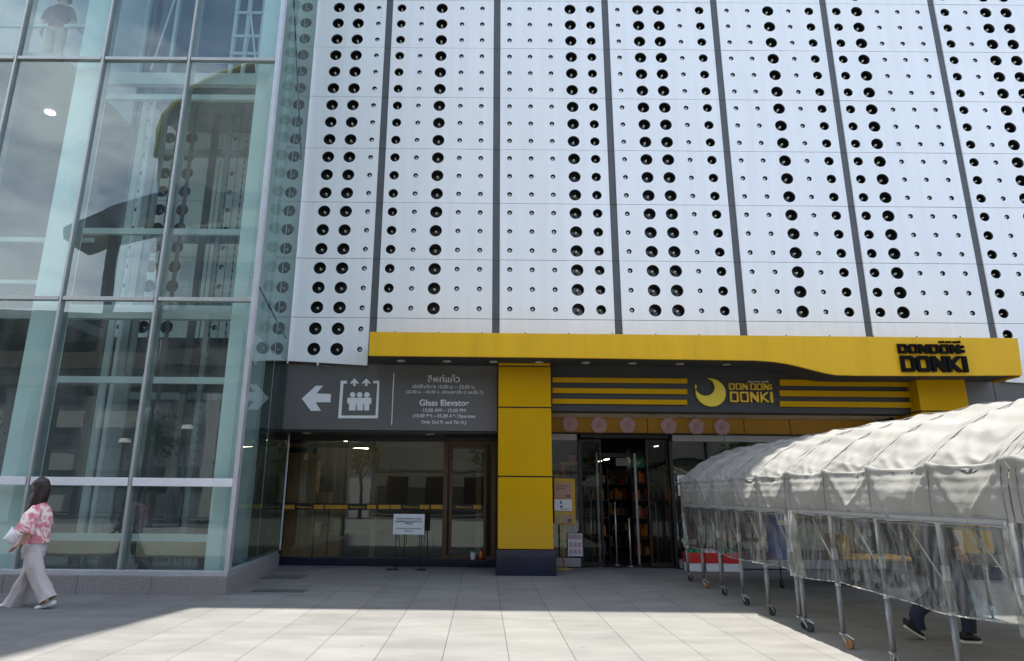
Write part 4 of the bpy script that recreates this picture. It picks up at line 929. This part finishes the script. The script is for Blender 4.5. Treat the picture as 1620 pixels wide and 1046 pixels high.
        b = MB(); b.tube(e[::2], .006, 6); b.build('skirt_edge', 'milky_film', T, smooth=True)
    # end curtains, gathered white strips at both ends of the tent
    for (Y, dl) in ((y0, -.05), (y1, .05)):
        for (X, s) in ((3.70, 1), (2*XR-3.70, -1)):
            b = MB(); bm = b.bm; g = []
            for a in range(15):
                zf = a/14; r_ = []
                for k in range(9):
                    kk = k/8; wdt = .13*(1-.35*math.sin(zf*3.0)); r_.append(bm.verts.new((X+.03*math.sin(kk*9+zf*2)+.02*zf, Y+dl*.4+(kk-.5)*wdt+.03*math.sin(zf*4), 1.34-.76*zf)))
                g.append(r_)
            for a in range(14):
                for k in range(8): bm.faces.new((g[a][k], g[a][k+1], g[a+1][k+1], g[a+1][k]))
            b.build('curtain', 'milky_film', T, smooth=True, fix=False)
    # hoops, rails
    for h in hoops:
        b = MB(); b.tube([(lambda q: (q[0]+(.032 if q[0] < XR else -.032)*(1-abs(q[1]-1.7)*.5), h, q[1]-.045))(prof_at(j/40)) for j in range(1, 40)], .014, 8); b.build('hoop', 'tube_steel', T, smooth=True)
    for (X, s) in ((3.73, 1), (2*XR-3.73, -1)):
        b = MB(); b.tube([(X, y0, 1.28), (X, y1, 1.28)], .010, 8); b.build('rail', 'tube_steel', T, smooth=True)
        for n_, h in enumerate(hoops):
            b = MB(); b.tube([(X, h, .15), (X, h, 1.62)], .0215, 12); b.cyl((X, h, .150), (X, h, .60), .0245, 12)
            lg = b.build('leg', 'tube_steel', T, smooth=True)
            b = MB(); b.cyl((X, h, .86), (X, h, .97), .031, 12); b.build('collar', 'clamp', lg); b = MB(); b.cyl((X, h, .595), (X, h, .625), .028, 12); b.build('collar', 'clamp', lg)
            ang = random.choice((-2.2, -1.2, -.3, .5, 2.4)); b = MB(); b.box(X-.03, X+.03, h-.03, h+.03, .125, .145)
            dx, dy = math.cos(ang), math.sin(ang)
            for sd in (-1, 1):
                ox, oy = -dy*.024*sd, dx*.024*sd; b.tube([(X+ox, h+oy, .125), (X+ox+dx*.045, h+oy+dy*.045, .05)], .008, 6)
            b.tube([(X+dx*.03, h+dy*.03, .13), (X+dx*.12, h+dy*.12, .10)], .008, 6)
            b.build('caster_bracket', 'clamp', lg)
            b = MB(); caster(b, X, h, ang); b.build('wheel', 'wheel_orange' if n_ == 1 and s > 0 else 'rubber', lg, smooth=False)
            if h != hoops[0]:
                b = MB(); b.tube([(X, h, .80), (X-.0*s, h+.42, 1.29)], .0075, 6); b.build('brace', 'clamp', T, smooth=True)
tent([8.16+.85*k for k in range(5, -1, -1)], 'farthest wheeled canopy tent, nearest the store doors, half in the building shade')
tent([8.04, 7.22, 6.38, 5.52, 4.74], 'middle wheeled canopy tent with sunlit white cover and clear side film')
tent([4.60, 3.75, 2.9], 'nearest wheeled canopy tent, cut off by the right edge of the photo')

# ================================================================ PEOPLE
def skin(name, V, E, m_, parent, sub=2, smooth=True, root=0):
    me = bpy.data.meshes.new(name); me.from_pydata([v[0] for v in V], E, []); me.materials.append(M[m_]) ; o = bpy.data.objects.new(name, me); COL.objects.link(o)
    md = o.modifiers.new('skin', 'SKIN'); md.use_smooth_shade = True
    for i, v in enumerate(V):
        r_ = v[1]; me.skin_vertices[0].data[i].radius = (r_, r_) if isinstance(r_, (int, float)) else r_
        me.skin_vertices[0].data[i].use_root = (i == root)
    s_ = o.modifiers.new('sub', 'SUBSURF'); s_.levels = sub; s_.render_levels = sub
    if parent: adopt(o, parent)
    return o
def chain(V, E, start, pts):
    prev = start
    for p_, r_ in pts:
        V.append((Vector(p_), r_)); E.append((prev, len(V)-1)); prev = len(V)-1
    return prev
def hand(V, E, w, d, side, back):                     # five fingers from wrist vertex w
    d = Vector(d).normalized(); side = Vector(side).normalized(); p0 = V[w][0]
    palm = chain(V, E, w, [(p0+d*.045, (.030, .018))])
    for k, (off, ln) in enumerate(((-.030, .062), (-.010, .072), (.010, .068), (.030, .052))):
        b0 = p0+d*.085+side*off; bend = Vector(back)*.02
        chain(V, E, palm, [(b0, .0105), (b0+d*ln*.5+bend*.6, .009), (b0+d*ln*.85+bend*2.0, .0075)])
    chain(V, E, palm, [(p0+d*.045-side*.040, .012), (p0+d*.085-side*.055+Vector(back)*.02, .009)])
def woman():
    Y = 9.10
    def P(px, py, dy=0): q = at(px, py, Y); return Vector((q.x, Y+dy, q.z))
    w = thing('person', 'woman with long dark hair walking left in a pink shirt, wide pale trousers, white bag', 'person', P(45, 963))
    V = [(P(53, 868), (.10, .08))]; E = []
    ch = chain(V, E, 0, [(P(56, 852), .09), (P(60, 830), .095), (P(63, 812), .095), (P(64, 799), .075), (P(63.5, 790), .047), (P(62.5, 782), .052)])
    chain(V, E, ch, [(P(60.5, 775), .078), (P(62, 769), .085), (P(63.5, 765.5), .06)])
    chain(V, E, ch, [(P(54.5, 778), .035), (P(51.3, 776.6), .012)])     # chin and nose towards the left
    sh = 3
    e = chain(V, E, sh, [(P(64, 808, -.16), .055), (P(62, 826, -.21), .045), (P(60.5, 840, -.22), .038), (P(53, 852, -.22), .030), (P(48.5, 859, -.22), .024)])
    hand(V, E, e, (-.75, 0, -.55), (0, 1, 0), (-.1, .6, -.5))
    e = chain(V, E, sh, [(P(62, 808, .16), .055), (P(58, 828, .20), .045), (P(51, 843, .2), .036), (P(43, 851, .16), .024)])
    hand(V, E, e, (-.8, 0, -.4), (0, -1, 0), (0, -.5, -.5))
    for (pts, dy) in (([(50, 880), (41, 912), (24, 945), (17, 957)], .07), ([(56, 880), (64, 912), (75, 938), (80, 950)], -.07)):
        chain(V, E, 0, [(P(*pts[0], dy), .09), (P(*pts[1], dy), .062), (P(*pts[2], dy), .045), (P(*pts[3], dy), .036), (P(pts[3][0]-9, pts[3][1]+4, dy), .026)])
    skin('body', V, E, 'skin', w)
    # shirt
    b = MB(); b.loft([P(63.5, 796), P(64, 803), P(63, 815), P(60, 832), P(57, 847), P(55.5, 860)], [(.05, .06), (.09, .14), (.125, .155), (.145, .155), (.15, .15), (.145, .145)], fold=.16, seed=3)
    b.loft([P(65, 805, -.10), P(65, 815, -.17), P(62, 828, -.21), P(57, 840, -.23)], [(.07, .07), (.105, .095), (.115, .10), (.12, .10)], fold=.2, seed=8, cap0=True)
    b.loft([P(63, 806, .10), P(59, 818, .17), P(55, 828, .20), P(51, 836, .21)], [(.06, .06), (.09, .08), (.10, .09), (.10, .09)], fold=.2, seed=5, cap0=True)
    b.build('shirt', 'shirt_pink', w, smooth=True)
    # trousers
    b = MB(); b.loft([P(55.5, 853), P(54.5, 862), P(53.5, 873), P(53, 882)], [(.115, .125), (.13, .145), (.138, .15), (.125, .14)], fold=.06, seed=2)
    b.loft([P(50, 870, .05), P(46, 888, .07), P(38, 912, .07), P(27, 936, .07), P(12, 960.5, .07)], [(.09, .085), (.092, .09), (.092, .095), (.104, .10), (.13, .11)], fold=.24, seed=6, cap0=True)
    b.loft([P(57, 870, -.05), P(60, 890, -.07), P(67, 914, -.07), P(75, 934, -.07), P(81.5, 948, -.07)], [(.105, .09), (.104, .095), (.096, .095), (.098, .098), (.105, .105)], fold=.24, seed=9, cap0=True)
    b.build('trousers', 'trouser_cream', w, smooth=True)
    b = MB(); hp = [P(61.5, 756.8), P(62.5, 758.5), P(63.5, 763), P(65, 771), P(64.5, 781), P(59, 794), P(52, 808), P(44, 821), P(38.5, 833)]
    b.loft(hp, [(.02, .02), (.065, .06), (.108, .092), (.118, .102), (.108, .108), (.105, .11), (.088, .10), (.055, .07), (.008, .01)], seg=36, fold=.10, seed=4)
    o_ = b.build('hair', 'hair', w, smooth=True)
    for (px, py, rot, dy) in ((12, 960.5, 0, .07), (80, 957.5, .3, -.07)):
        q = P(px, py, dy); b = MB(); bm = b.bm; prev = None
        for (dx, wd_, h) in ((.10, .030, .055), (.05, .038, .065), (-.02, .042, .06), (-.09, .046, .045), (-.14, .032, .03), (-.155, .012, .02)):
            z0 = max(.0, q.z-.015+dx*rot)
            rg = [bm.verts.new((q.x+dx, q.y+yy*wd_, z0+zz_*h)) for yy, zz_ in ((-1, .0), (-1, .45), (-.6, .9), (0, 1), (.6, .9), (1, .45), (1, 0))]
            if prev:
                for k in range(7): bm.faces.new((prev[k], prev[(k+1) % 7], rg[(k+1) % 7], rg[k]))
            else: bm.faces.new(rg)
            prev = rg
        bm.faces.new(prev[::-1]); b.build('shoe', 'shoe_white', w, smooth=True)
    bag = thing('handbag', 'white soft handbag held at the hip of the walking woman', 'handbag', P(29, 852))
    q = [P(12.6, 852, -.10), P(27.5, 833, -.10), P(45, 845, -.10), P(37, 867, -.10)]
    b = MB(); bm = b.bm; N = 10; F = {}
    for sgn in (-1, 1):
        for i in range(N+1):
            for j in range(N+1):
                u, v = i/N, j/N; p_ = (q[0]*(1-u)+q[3]*u)*(1-v)+(q[1]*(1-u)+q[2]*u)*v; bulge = .055*(math.sin(math.pi*u)*math.sin(math.pi*v))**.5+.004*noise.noise(p_*20)
                F[sgn, i, j] = bm.verts.new(p_+Vector((0, sgn*bulge, 0)))
        for i in range(N):
            for j in range(N): bm.faces.new((F[sgn, i, j], F[sgn, i+1, j], F[sgn, i+1, j+1], F[sgn, i, j+1]))
    bmesh.ops.remove_doubles(bm, verts=bm.verts, dist=.0005); b.build('pouch', 'bag_white', bag, smooth=True)
    b = MB(); b.tube([q[1], P(36, 843, -.16), P(47, 853, -.2), P(48, 858, -.2), P(40, 858, -.16), q[2]], .007, 8); b.build('strap', 'bag_white', bag, smooth=True)
woman()
def man():
    Y = 7.62
    def P(px, py, dy=0): q = at(px, py, Y); return Vector((q.x, Y+dy, q.z))
    w = thing('person', 'person in navy trousers and black trainers walking right behind the clear tent film', 'person', P(1490, 1015))
    hip = P(1484, 868); H = hip.copy()
    def Q(x, z, dy=0): return Vector((H.x+x, Y+dy, z))
    V = [(Q(0, .96), (.10, .09))]; E = []
    ch = chain(V, E, 0, [(Q(.01, 1.10), .10), (Q(.03, 1.28), .11), (Q(.05, 1.40), .11), (Q(.06, 1.50), .07), (Q(.07, 1.56), .055)])
    chain(V, E, ch, [(Q(.085, 1.63), .085), (Q(.08, 1.70), .098), (Q(.075, 1.755), .07)]); chain(V, E, ch, [(Q(.16, 1.605), .03), (Q(.185, 1.645), .012)])
    e = chain(V, E, 3, [(Q(.05, 1.42, -.19), .06), (Q(-.05, 1.20, -.23), .048), (Q(.04, .99, -.22), .034), (Q(.07, .95, -.22), .028)]); hand(V, E, e, (.5, 0, -.8), (0, 1, 0), (.3, .3, 0))
    e = chain(V, E, 3, [(Q(.05, 1.42, .19), .06), (Q(.10, 1.20, .22), .048), (Q(.25, 1.06, .2), .034), (Q(.29, 1.04, .2), .028)]); hand(V, E, e, (.9, 0, -.2), (0, -1, 0), (0, -.3, -.4))
    a1 = P(1459, 988, .05); a2 = P(1525, 1000, -.10)
    for (a_, kx, dy) in ((a1, -.03, .06), (a2, .12, -.09)):
        chain(V, E, 0, [(Q(0, .86, dy), .085), (Vector((H.x+kx, Y+dy, .50)), .062), (Vector((a_.x, Y+dy, .22)), .045), (Vector((a_.x, Y+dy, .09)), .04)])
    skin('body', V, E, 'skin', w)
    b = MB(); b.loft([Q(0, 1.06), Q(0, .98), Q(0, .88), Q(0, .80)], [(.14, .15), (.15, .165), (.155, .17), (.12, .13)], fold=.05, seed=2)
    for (a_, kx, dy) in ((a1, -.03, .06), (a2, .12, -.09)):
        b.loft([Q(0, .90, dy), Q(kx*.4, .74, dy), Vector((H.x+kx, Y+dy, .50)), Vector((a_.x+.01, Y+dy, .28)), Vector((a_.x, Y+dy, .10))], [(.12, .105), (.112, .10), (.085, .082), (.072, .07), (.066, .062)], fold=.12, seed=kx*50, cap0=True)
    b.build('trousers', 'navy_cloth', w, smooth=True)
    b = MB(); b.loft([Q(.06, 1.53), Q(.055, 1.47), Q(.05, 1.38), Q(.03, 1.22), Q(.01, 1.08), Q(0, .97)], [(.06, .065), (.10, .16), (.14, .20), (.15, .185), (.155, .18), (.165, .185)], fold=.12, seed=4)
    for sd, ee, wr in ((-1, Q(-.05, 1.20, -.235), Q(.03, 1.00, -.222)), (1, Q(.10, 1.20, .225), Q(.24, 1.065, .202))): b.loft([Q(.05, 1.44, .13*sd), Q(.04, 1.36, .20*sd), ee, wr], [(.07, .06), (.085, .08), (.072, .068), (.05, .05)], fold=.15, seed=sd, cap0=True)
    b.build('shirt', 'shirt_grey', w, smooth=True)
    V = [(Q(.055, 1.69), .105)]; E = []; chain(V, E, 0, [(Q(.06, 1.76), .085), (Q(.10, 1.79), .05)]); chain(V, E, 0, [(Q(.03, 1.62), .07)]); skin('hair', V, E, 'hair', w)
    for (heel, toe, lift, dy) in ((P(1437, 990).x, P(1467, 1005).x, .115, .06), (P(1512, 1010).x, P(1543, 1018).x, .0, -.09)):
        for nm, mm, zz0, zz1, inf in (('sole', 'shoe_white', 0, .028, 1.05), ('shoe', 'shoe_black', .028, .11, 1)):
            b = MB(); bm = b.bm; prev = None; L = toe-heel
            for (f, wd_, h) in ((0, .028, .9), (.12, .036, 1.0), (.4, .038, .95), (.65, .046, .62), (.88, .040, .45), (1, .018, .25)):
                zb_ = lift*(1-f)**1.3; hh = zz1 if nm == 'sole' else zz0+(zz1-zz0)*h
                rg = [bm.verts.new((heel+L*f, Y+dy+yy*wd_*inf, zb_+zz_)) for yy, zz_ in ((-1, zz0), (-1, zz0+(hh-zz0)*.6), (-.5, hh), (.5, hh), (1, zz0+(hh-zz0)*.6), (1, zz0))]
                if prev:
                    for k in range(6): bm.faces.new((prev[k], prev[(k+1) % 6], rg[(k+1) % 6], rg[k]))
                else: bm.faces.new(rg)
                prev = rg
            bm.faces.new(prev[::-1]); b.build(nm, mm, w, smooth=(nm == 'shoe'))
    q = P(1497, 858, -.16); b = MB(); b.box(q.x-.03, q.x+.07, q.y-.02, q.y+.02, q.z-.18, q.z+.14); t_ = b.build('white_towel', 'paper', bevel=.02); tag(t_, 'white cloth hanging at the side of the person behind the tent film', 'cloth')
man()
def upper_person():
    Y = 10.95; B_ = at(88, 60, Y); z0 = 9.42; X = B_.x
    w = thing('person', 'person in a dark cap and dark top standing behind the upper left tower glass', 'person', (X, Y, z0))
    def Q(x, z, dy=0): return Vector((X+x, Y+dy, z0+z))
    V = [(Q(0, .92), (.11, .09))]; E = []
    ch = chain(V, E, 0, [(Q(0, 1.05), .10), (Q(0, 1.22), .10), (Q(.01, 1.36), .11), (Q(.02, 1.43), .07), (Q(.02, 1.48), .05)])
    chain(V, E, ch, [(Q(.02, 1.55), .08), (Q(.02, 1.62), .09)]); chain(V, E, ch, [(Q(.0, 1.53, -.09), .025)])
    e = chain(V, E, 3, [(Q(-.19, 1.34), .055), (Q(-.30, 1.10), .044), (Q(-.30, .88), .03)]); hand(V, E, e, (0, 0, -1), (0, 1, 0), (.3, -.3, 0))
    e = chain(V, E, 3, [(Q(.20, 1.34), .055), (Q(.27, 1.10), .044), (Q(.42, .92), .03)]); hand(V, E, e, (.7, 0, -.7), (0, 1, 0), (.3, -.3, 0))
    for s in (-1, 1): chain(V, E, 0, [(Q(.09*s, .84), .085), (Q(.1*s, .46), .06), (Q(.1*s, .06), .04), (Q(.1*s, .03, -.12), .03)])
    skin('body', V, E, 'skin', w)
    b = MB(); b.loft([Q(.02, 1.46), Q(.01, 1.38), Q(0, 1.24), Q(0, 1.08), Q(0, .94)], [(.06, .06), (.19, .11), (.20, .13), (.18, .13), (.185, .14)], fold=.1, seed=4)
    b.loft([Q(-.15, 1.38), Q(-.23, 1.28), Q(-.29, 1.12)], [(.07, .07), (.08, .08), (.07, .07)], cap0=True); b.loft([Q(.15, 1.38), Q(.22, 1.28), Q(.27, 1.12)], [(.07, .07), (.08, .08), (.07, .07)], cap0=True); b.build('shirt', 'shirt_red', w, smooth=True)
    V = [(Q(0, .96), (.17, .13))]; E = []
    for s in (-1, 1): chain(V, E, 0, [(Q(.09*s, .82), .11), (Q(.1*s, .46), .09), (Q(.1*s, .1), .075)])
    skin('trousers', V, E, 'trouser_cream', w)
    b = MB(); b.cyl(Q(.02, 1.61), Q(.02, 1.70), .115, 18, .10); b.cyl(Q(.02, 1.60, -.03), Q(.02, 1.612, -.03), .16, 20); b.build('cap', 'hair', w, smooth=False)
upper_person()

# ================================================================ things behind the tent
bx_ = thing('blue_bin', 'tall blue plastic bin with a white label behind the gap between the tents', 'bin', (6.9, 13.0, 0))
q = at(1241, 850, 11.6); b = MB(); b.box(q.x-.14, q.x+.2, 11.6, 12.0, .45, 1.5); b.build('tub', 'blue_plastic', bx_, bevel=.03)
b = MB(); b.box(q.x-.1, q.x+.1, 11.59, 11.598, 1.02, 1.10); b.build('label', 'paper', bx_)
b = MB()
for dx in (-.1, .16):
    b.cyl((q.x+dx-.02, 11.65, .06), (q.x+dx+.02, 11.65, .06), .06, 14); b.tube([(q.x+dx, 11.65, .1), (q.x+dx, 11.65, .46)], .012, 6)
b.build('wheel', 'rubber', bx_)
ct = thing('delivery_cart', 'yellow goods cart with grey wheels seen through the clear tent film', 'cart', (7.2, 12.0, 0))
b = MB(); b.box(6.3, 7.5, 11.9, 12.5, .42, .50); b.box(6.3, 6.45, 11.9, 12.5, .50, .85); b.build('bed', 'header_yellow', ct, bevel=.03)
for dx in (6.45, 7.3):
    b = MB(); b.cyl((dx, 11.86, .16), (dx, 11.92, .16), .16, 22); wl_ = b.build('wheel', 'rubber', ct); b = MB(); b.cyl((dx, 11.85, .16), (dx, 11.858, .16), .07, 18); b.build('hub', 'rail_grey', wl_)
b = MB(); b.tube([(7.45, 11.95, .5), (7.75, 11.95, 1.15), (7.75, 12.45, 1.15), (7.45, 12.45, .5)], .018, 8); b.build('handle', 'tube_steel', ct, smooth=True)

# ================================================================ street behind the camera (what the glass reflects)
VM = 2*YT
def mirror(px, py, Y): q = at(px, py, VM-Y); return Vector((q.x, Y, q.z))
def opposite():
    Yo = -34
    pts = [(244, 560), (250, 250), (252, 205), (262, 183), (280, 162), (305, 146), (345, 128), (385, 113), (470, 92), (900, 60), (900, 700), (244, 700)]
    lp = [(mirror(x, y, Yo).x, max(0, mirror(x, y, Yo).z)) for x, y in pts]
    t_ = thing('opposite_mall', 'dark building with a curved gold roof edge across the street, seen mirrored in the glass', 'building', (lp[0][0], Yo, 0))
    b = MB(); b.prism(lp, Yo, Yo-20); b.build('wall', 'opposite_grey', t_)
    b = MB(); b.tube([(x, Yo+.1, z+.1) for x, z in lp[1:10]], .32, 8); b.build('roof_edge', 'opposite_trim', t_, smooth=True)
    for k in range(7):
        z = 6+k*3.4
        b = MB(); b.box(lp[0][0]+1.5, lp[8][0]+12, Yo-.02, Yo+.06, z, z+1.5); b.build('window', 'opposite_window', t_)
opposite()
cvr = thing('curved_ramp', 'dark curved pedestrian ramp on posts across the street, mirrored in the tower glass', 'ramp', (-20, -20, 0))
Yr = -20; cu_ = [(96, 358), (130, 342), (200, 316), (260, 299), (322, 291)]; cl_ = [(322, 326), (260, 334), (200, 349), (130, 366), (96, 376)]
b = MB(); b.prism([(mirror(x, y, Yr).x, mirror(x, y, Yr).z) for x, y in cu_+cl_], Yr, Yr-3); b.build('deck', 'opposite_window', cvr)
for px_ in (160, 300): q = mirror(px_, 380, Yr); b = MB(); b.cyl((q.x, Yr-1.5, -.1), (q.x, Yr-1.5, mirror(px_, 350 if px_ > 100 else 420, Yr).z), .35, 14); b.build('pier', 'opposite_grey', cvr)
wk = thing('elevated_walkway', 'brown elevated walkway on piers across the street, mirrored in the lower glass', 'walkway', (0, -16, 0))
b = MB(); b.box(-70, 70, -19, -15, 7.2, 8.2); b.box(-70, 70, -19, -15, 11.2, 11.5); b.box(-70, 70, -19.2, -19.01, 8.2, 11.2); b.build('deck', 'opposite_brown', wk)
b = MB(); b.box(-70, 70, -14.98, -14.9, 8.2, 9.1); b.build('parapet', 'opposite_brown', wk)
b = MB()
for k in range(24): b.box(-70+k*6, -69.7+k*6, -15.1, -14.95, 8.2, 11.2)
b.build('post', 'opposite_brown', wk)
for k in range(8): b = MB(); x = -63+k*18; b.box(x, x+1.4, -18, -16, -.12, 7.2); b.build('pier', 'opposite_light', wk)
sr = thing('shophouse_row', 'low grey row of shops behind the elevated walkway, mirrored in the glass', 'building', (0, -26, 0))
b = MB(); rr3 = random.Random(5); x = -18
while x < 90: w = 5+rr3.random()*6; b.box(x, x+w-.05, -34+rr3.random(), -25-rr3.random()*2, -.1, 8.5+rr3.random()*4); x += w
b.build('wall', 'opposite_grey', sr)
b = MB()
for k in range(34): b.box(-17+k*3.1, -15.4+k*3.1, -24.9, -24.8, .4, 2.8)
b.build('shop_opening', 'opposite_window', sr)
b = MB(); b.box(-18, 88, -24.8, -23.2, 3.1, 3.25); b.build('awning', 'opposite_brown', sr)
ob = thing('office_block', 'grey office block with rows of windows across the street', 'building', (-40, -30, 0))
b = MB(); b.box(-90, -19, -52, -26, -.1, 11); b.build('wall', 'opposite_light', ob)
for k in range(3): b = MB(); b.box(-88, -20, -25.99, -25.9, 1.6+k*3, 3+k*3); b.build('window', 'opposite_window', ob)
for k, (px, py, Y, h, lab) in enumerate(((262, 490, -6, None, 'tall dark street lamp mirrored in the middle of the tower glass'), (297, 677, -12, None, 'short street lamp mirrored right of the tower mullion'), (192, 692, -14, None, 'short street lamp mirrored left of the tower mullion'))):
    q = mirror(px, py, Y); t_ = thing('street_lamp', lab, 'street lamp', (q.x, Y, 0), 'street lamps mirrored in the tower glass')
    b = MB(); b.tube([(q.x, Y, -.1), (q.x, Y, q.z-.15)], .07, 10, .05); b.build('pole', 'black_paint', t_, smooth=True); b = MB(); b.cyl((q.x, Y, q.z-.15), (q.x, Y, q.z+.05), .32, 16, .22); b.build('lamp_head', 'black_paint' if k == 0 else 'lamp_dim', t_)
for i in range(7):
    x = -26+i*8.3+random.random()*2; y = -11.5-random.random(); t_ = thing('street_tree', ('street tree across the road, leftmost', 'street tree second from the left across the road', 'street tree third from the left across the road', 'middle street tree across the road', 'street tree third from the right across the road', 'street tree second from the right across the road', 'street tree across the road, rightmost')[i], 'tree', (x, y, 0), 'street trees across the road')
    b = MB(); b.tube([(x, y, -.1), (x+.1, y, 1.5), (x-.05, y, 3)], .14, 8, .07)
    for k in range(5): a = k*1.26; b.tube([(x, y, 2.2+k*.2), (x+math.cos(a)*.9, y+math.sin(a)*.9, 3.4+k*.2)], .05, 6, .02)
    b.build('trunk', 'bark', t_, smooth=True); b = MB(); bm = b.bm; r_ = random.Random(i)
    for k in range(900):
        c_ = r_.choice(((0, 0, 4), (.8, .3, 3.6), (-.7, -.3, 3.7), (.2, -.5, 4.6), (-.3, .4, 3.3))); v = Vector((r_.gauss(0, .42), r_.gauss(0, .42), r_.gauss(0, .36)))+Vector(c_)+Vector((x, y, 0))
        a = Vector((r_.uniform(-1, 1), r_.uniform(-1, 1), r_.uniform(-1, 1))).normalized()*.11; c2 = a.orthogonal().normalized()*.07
        b.quad(v-a, v+c2, v+a, v-c2)
    b.build('crown', 'leaf', t_, fix=False)
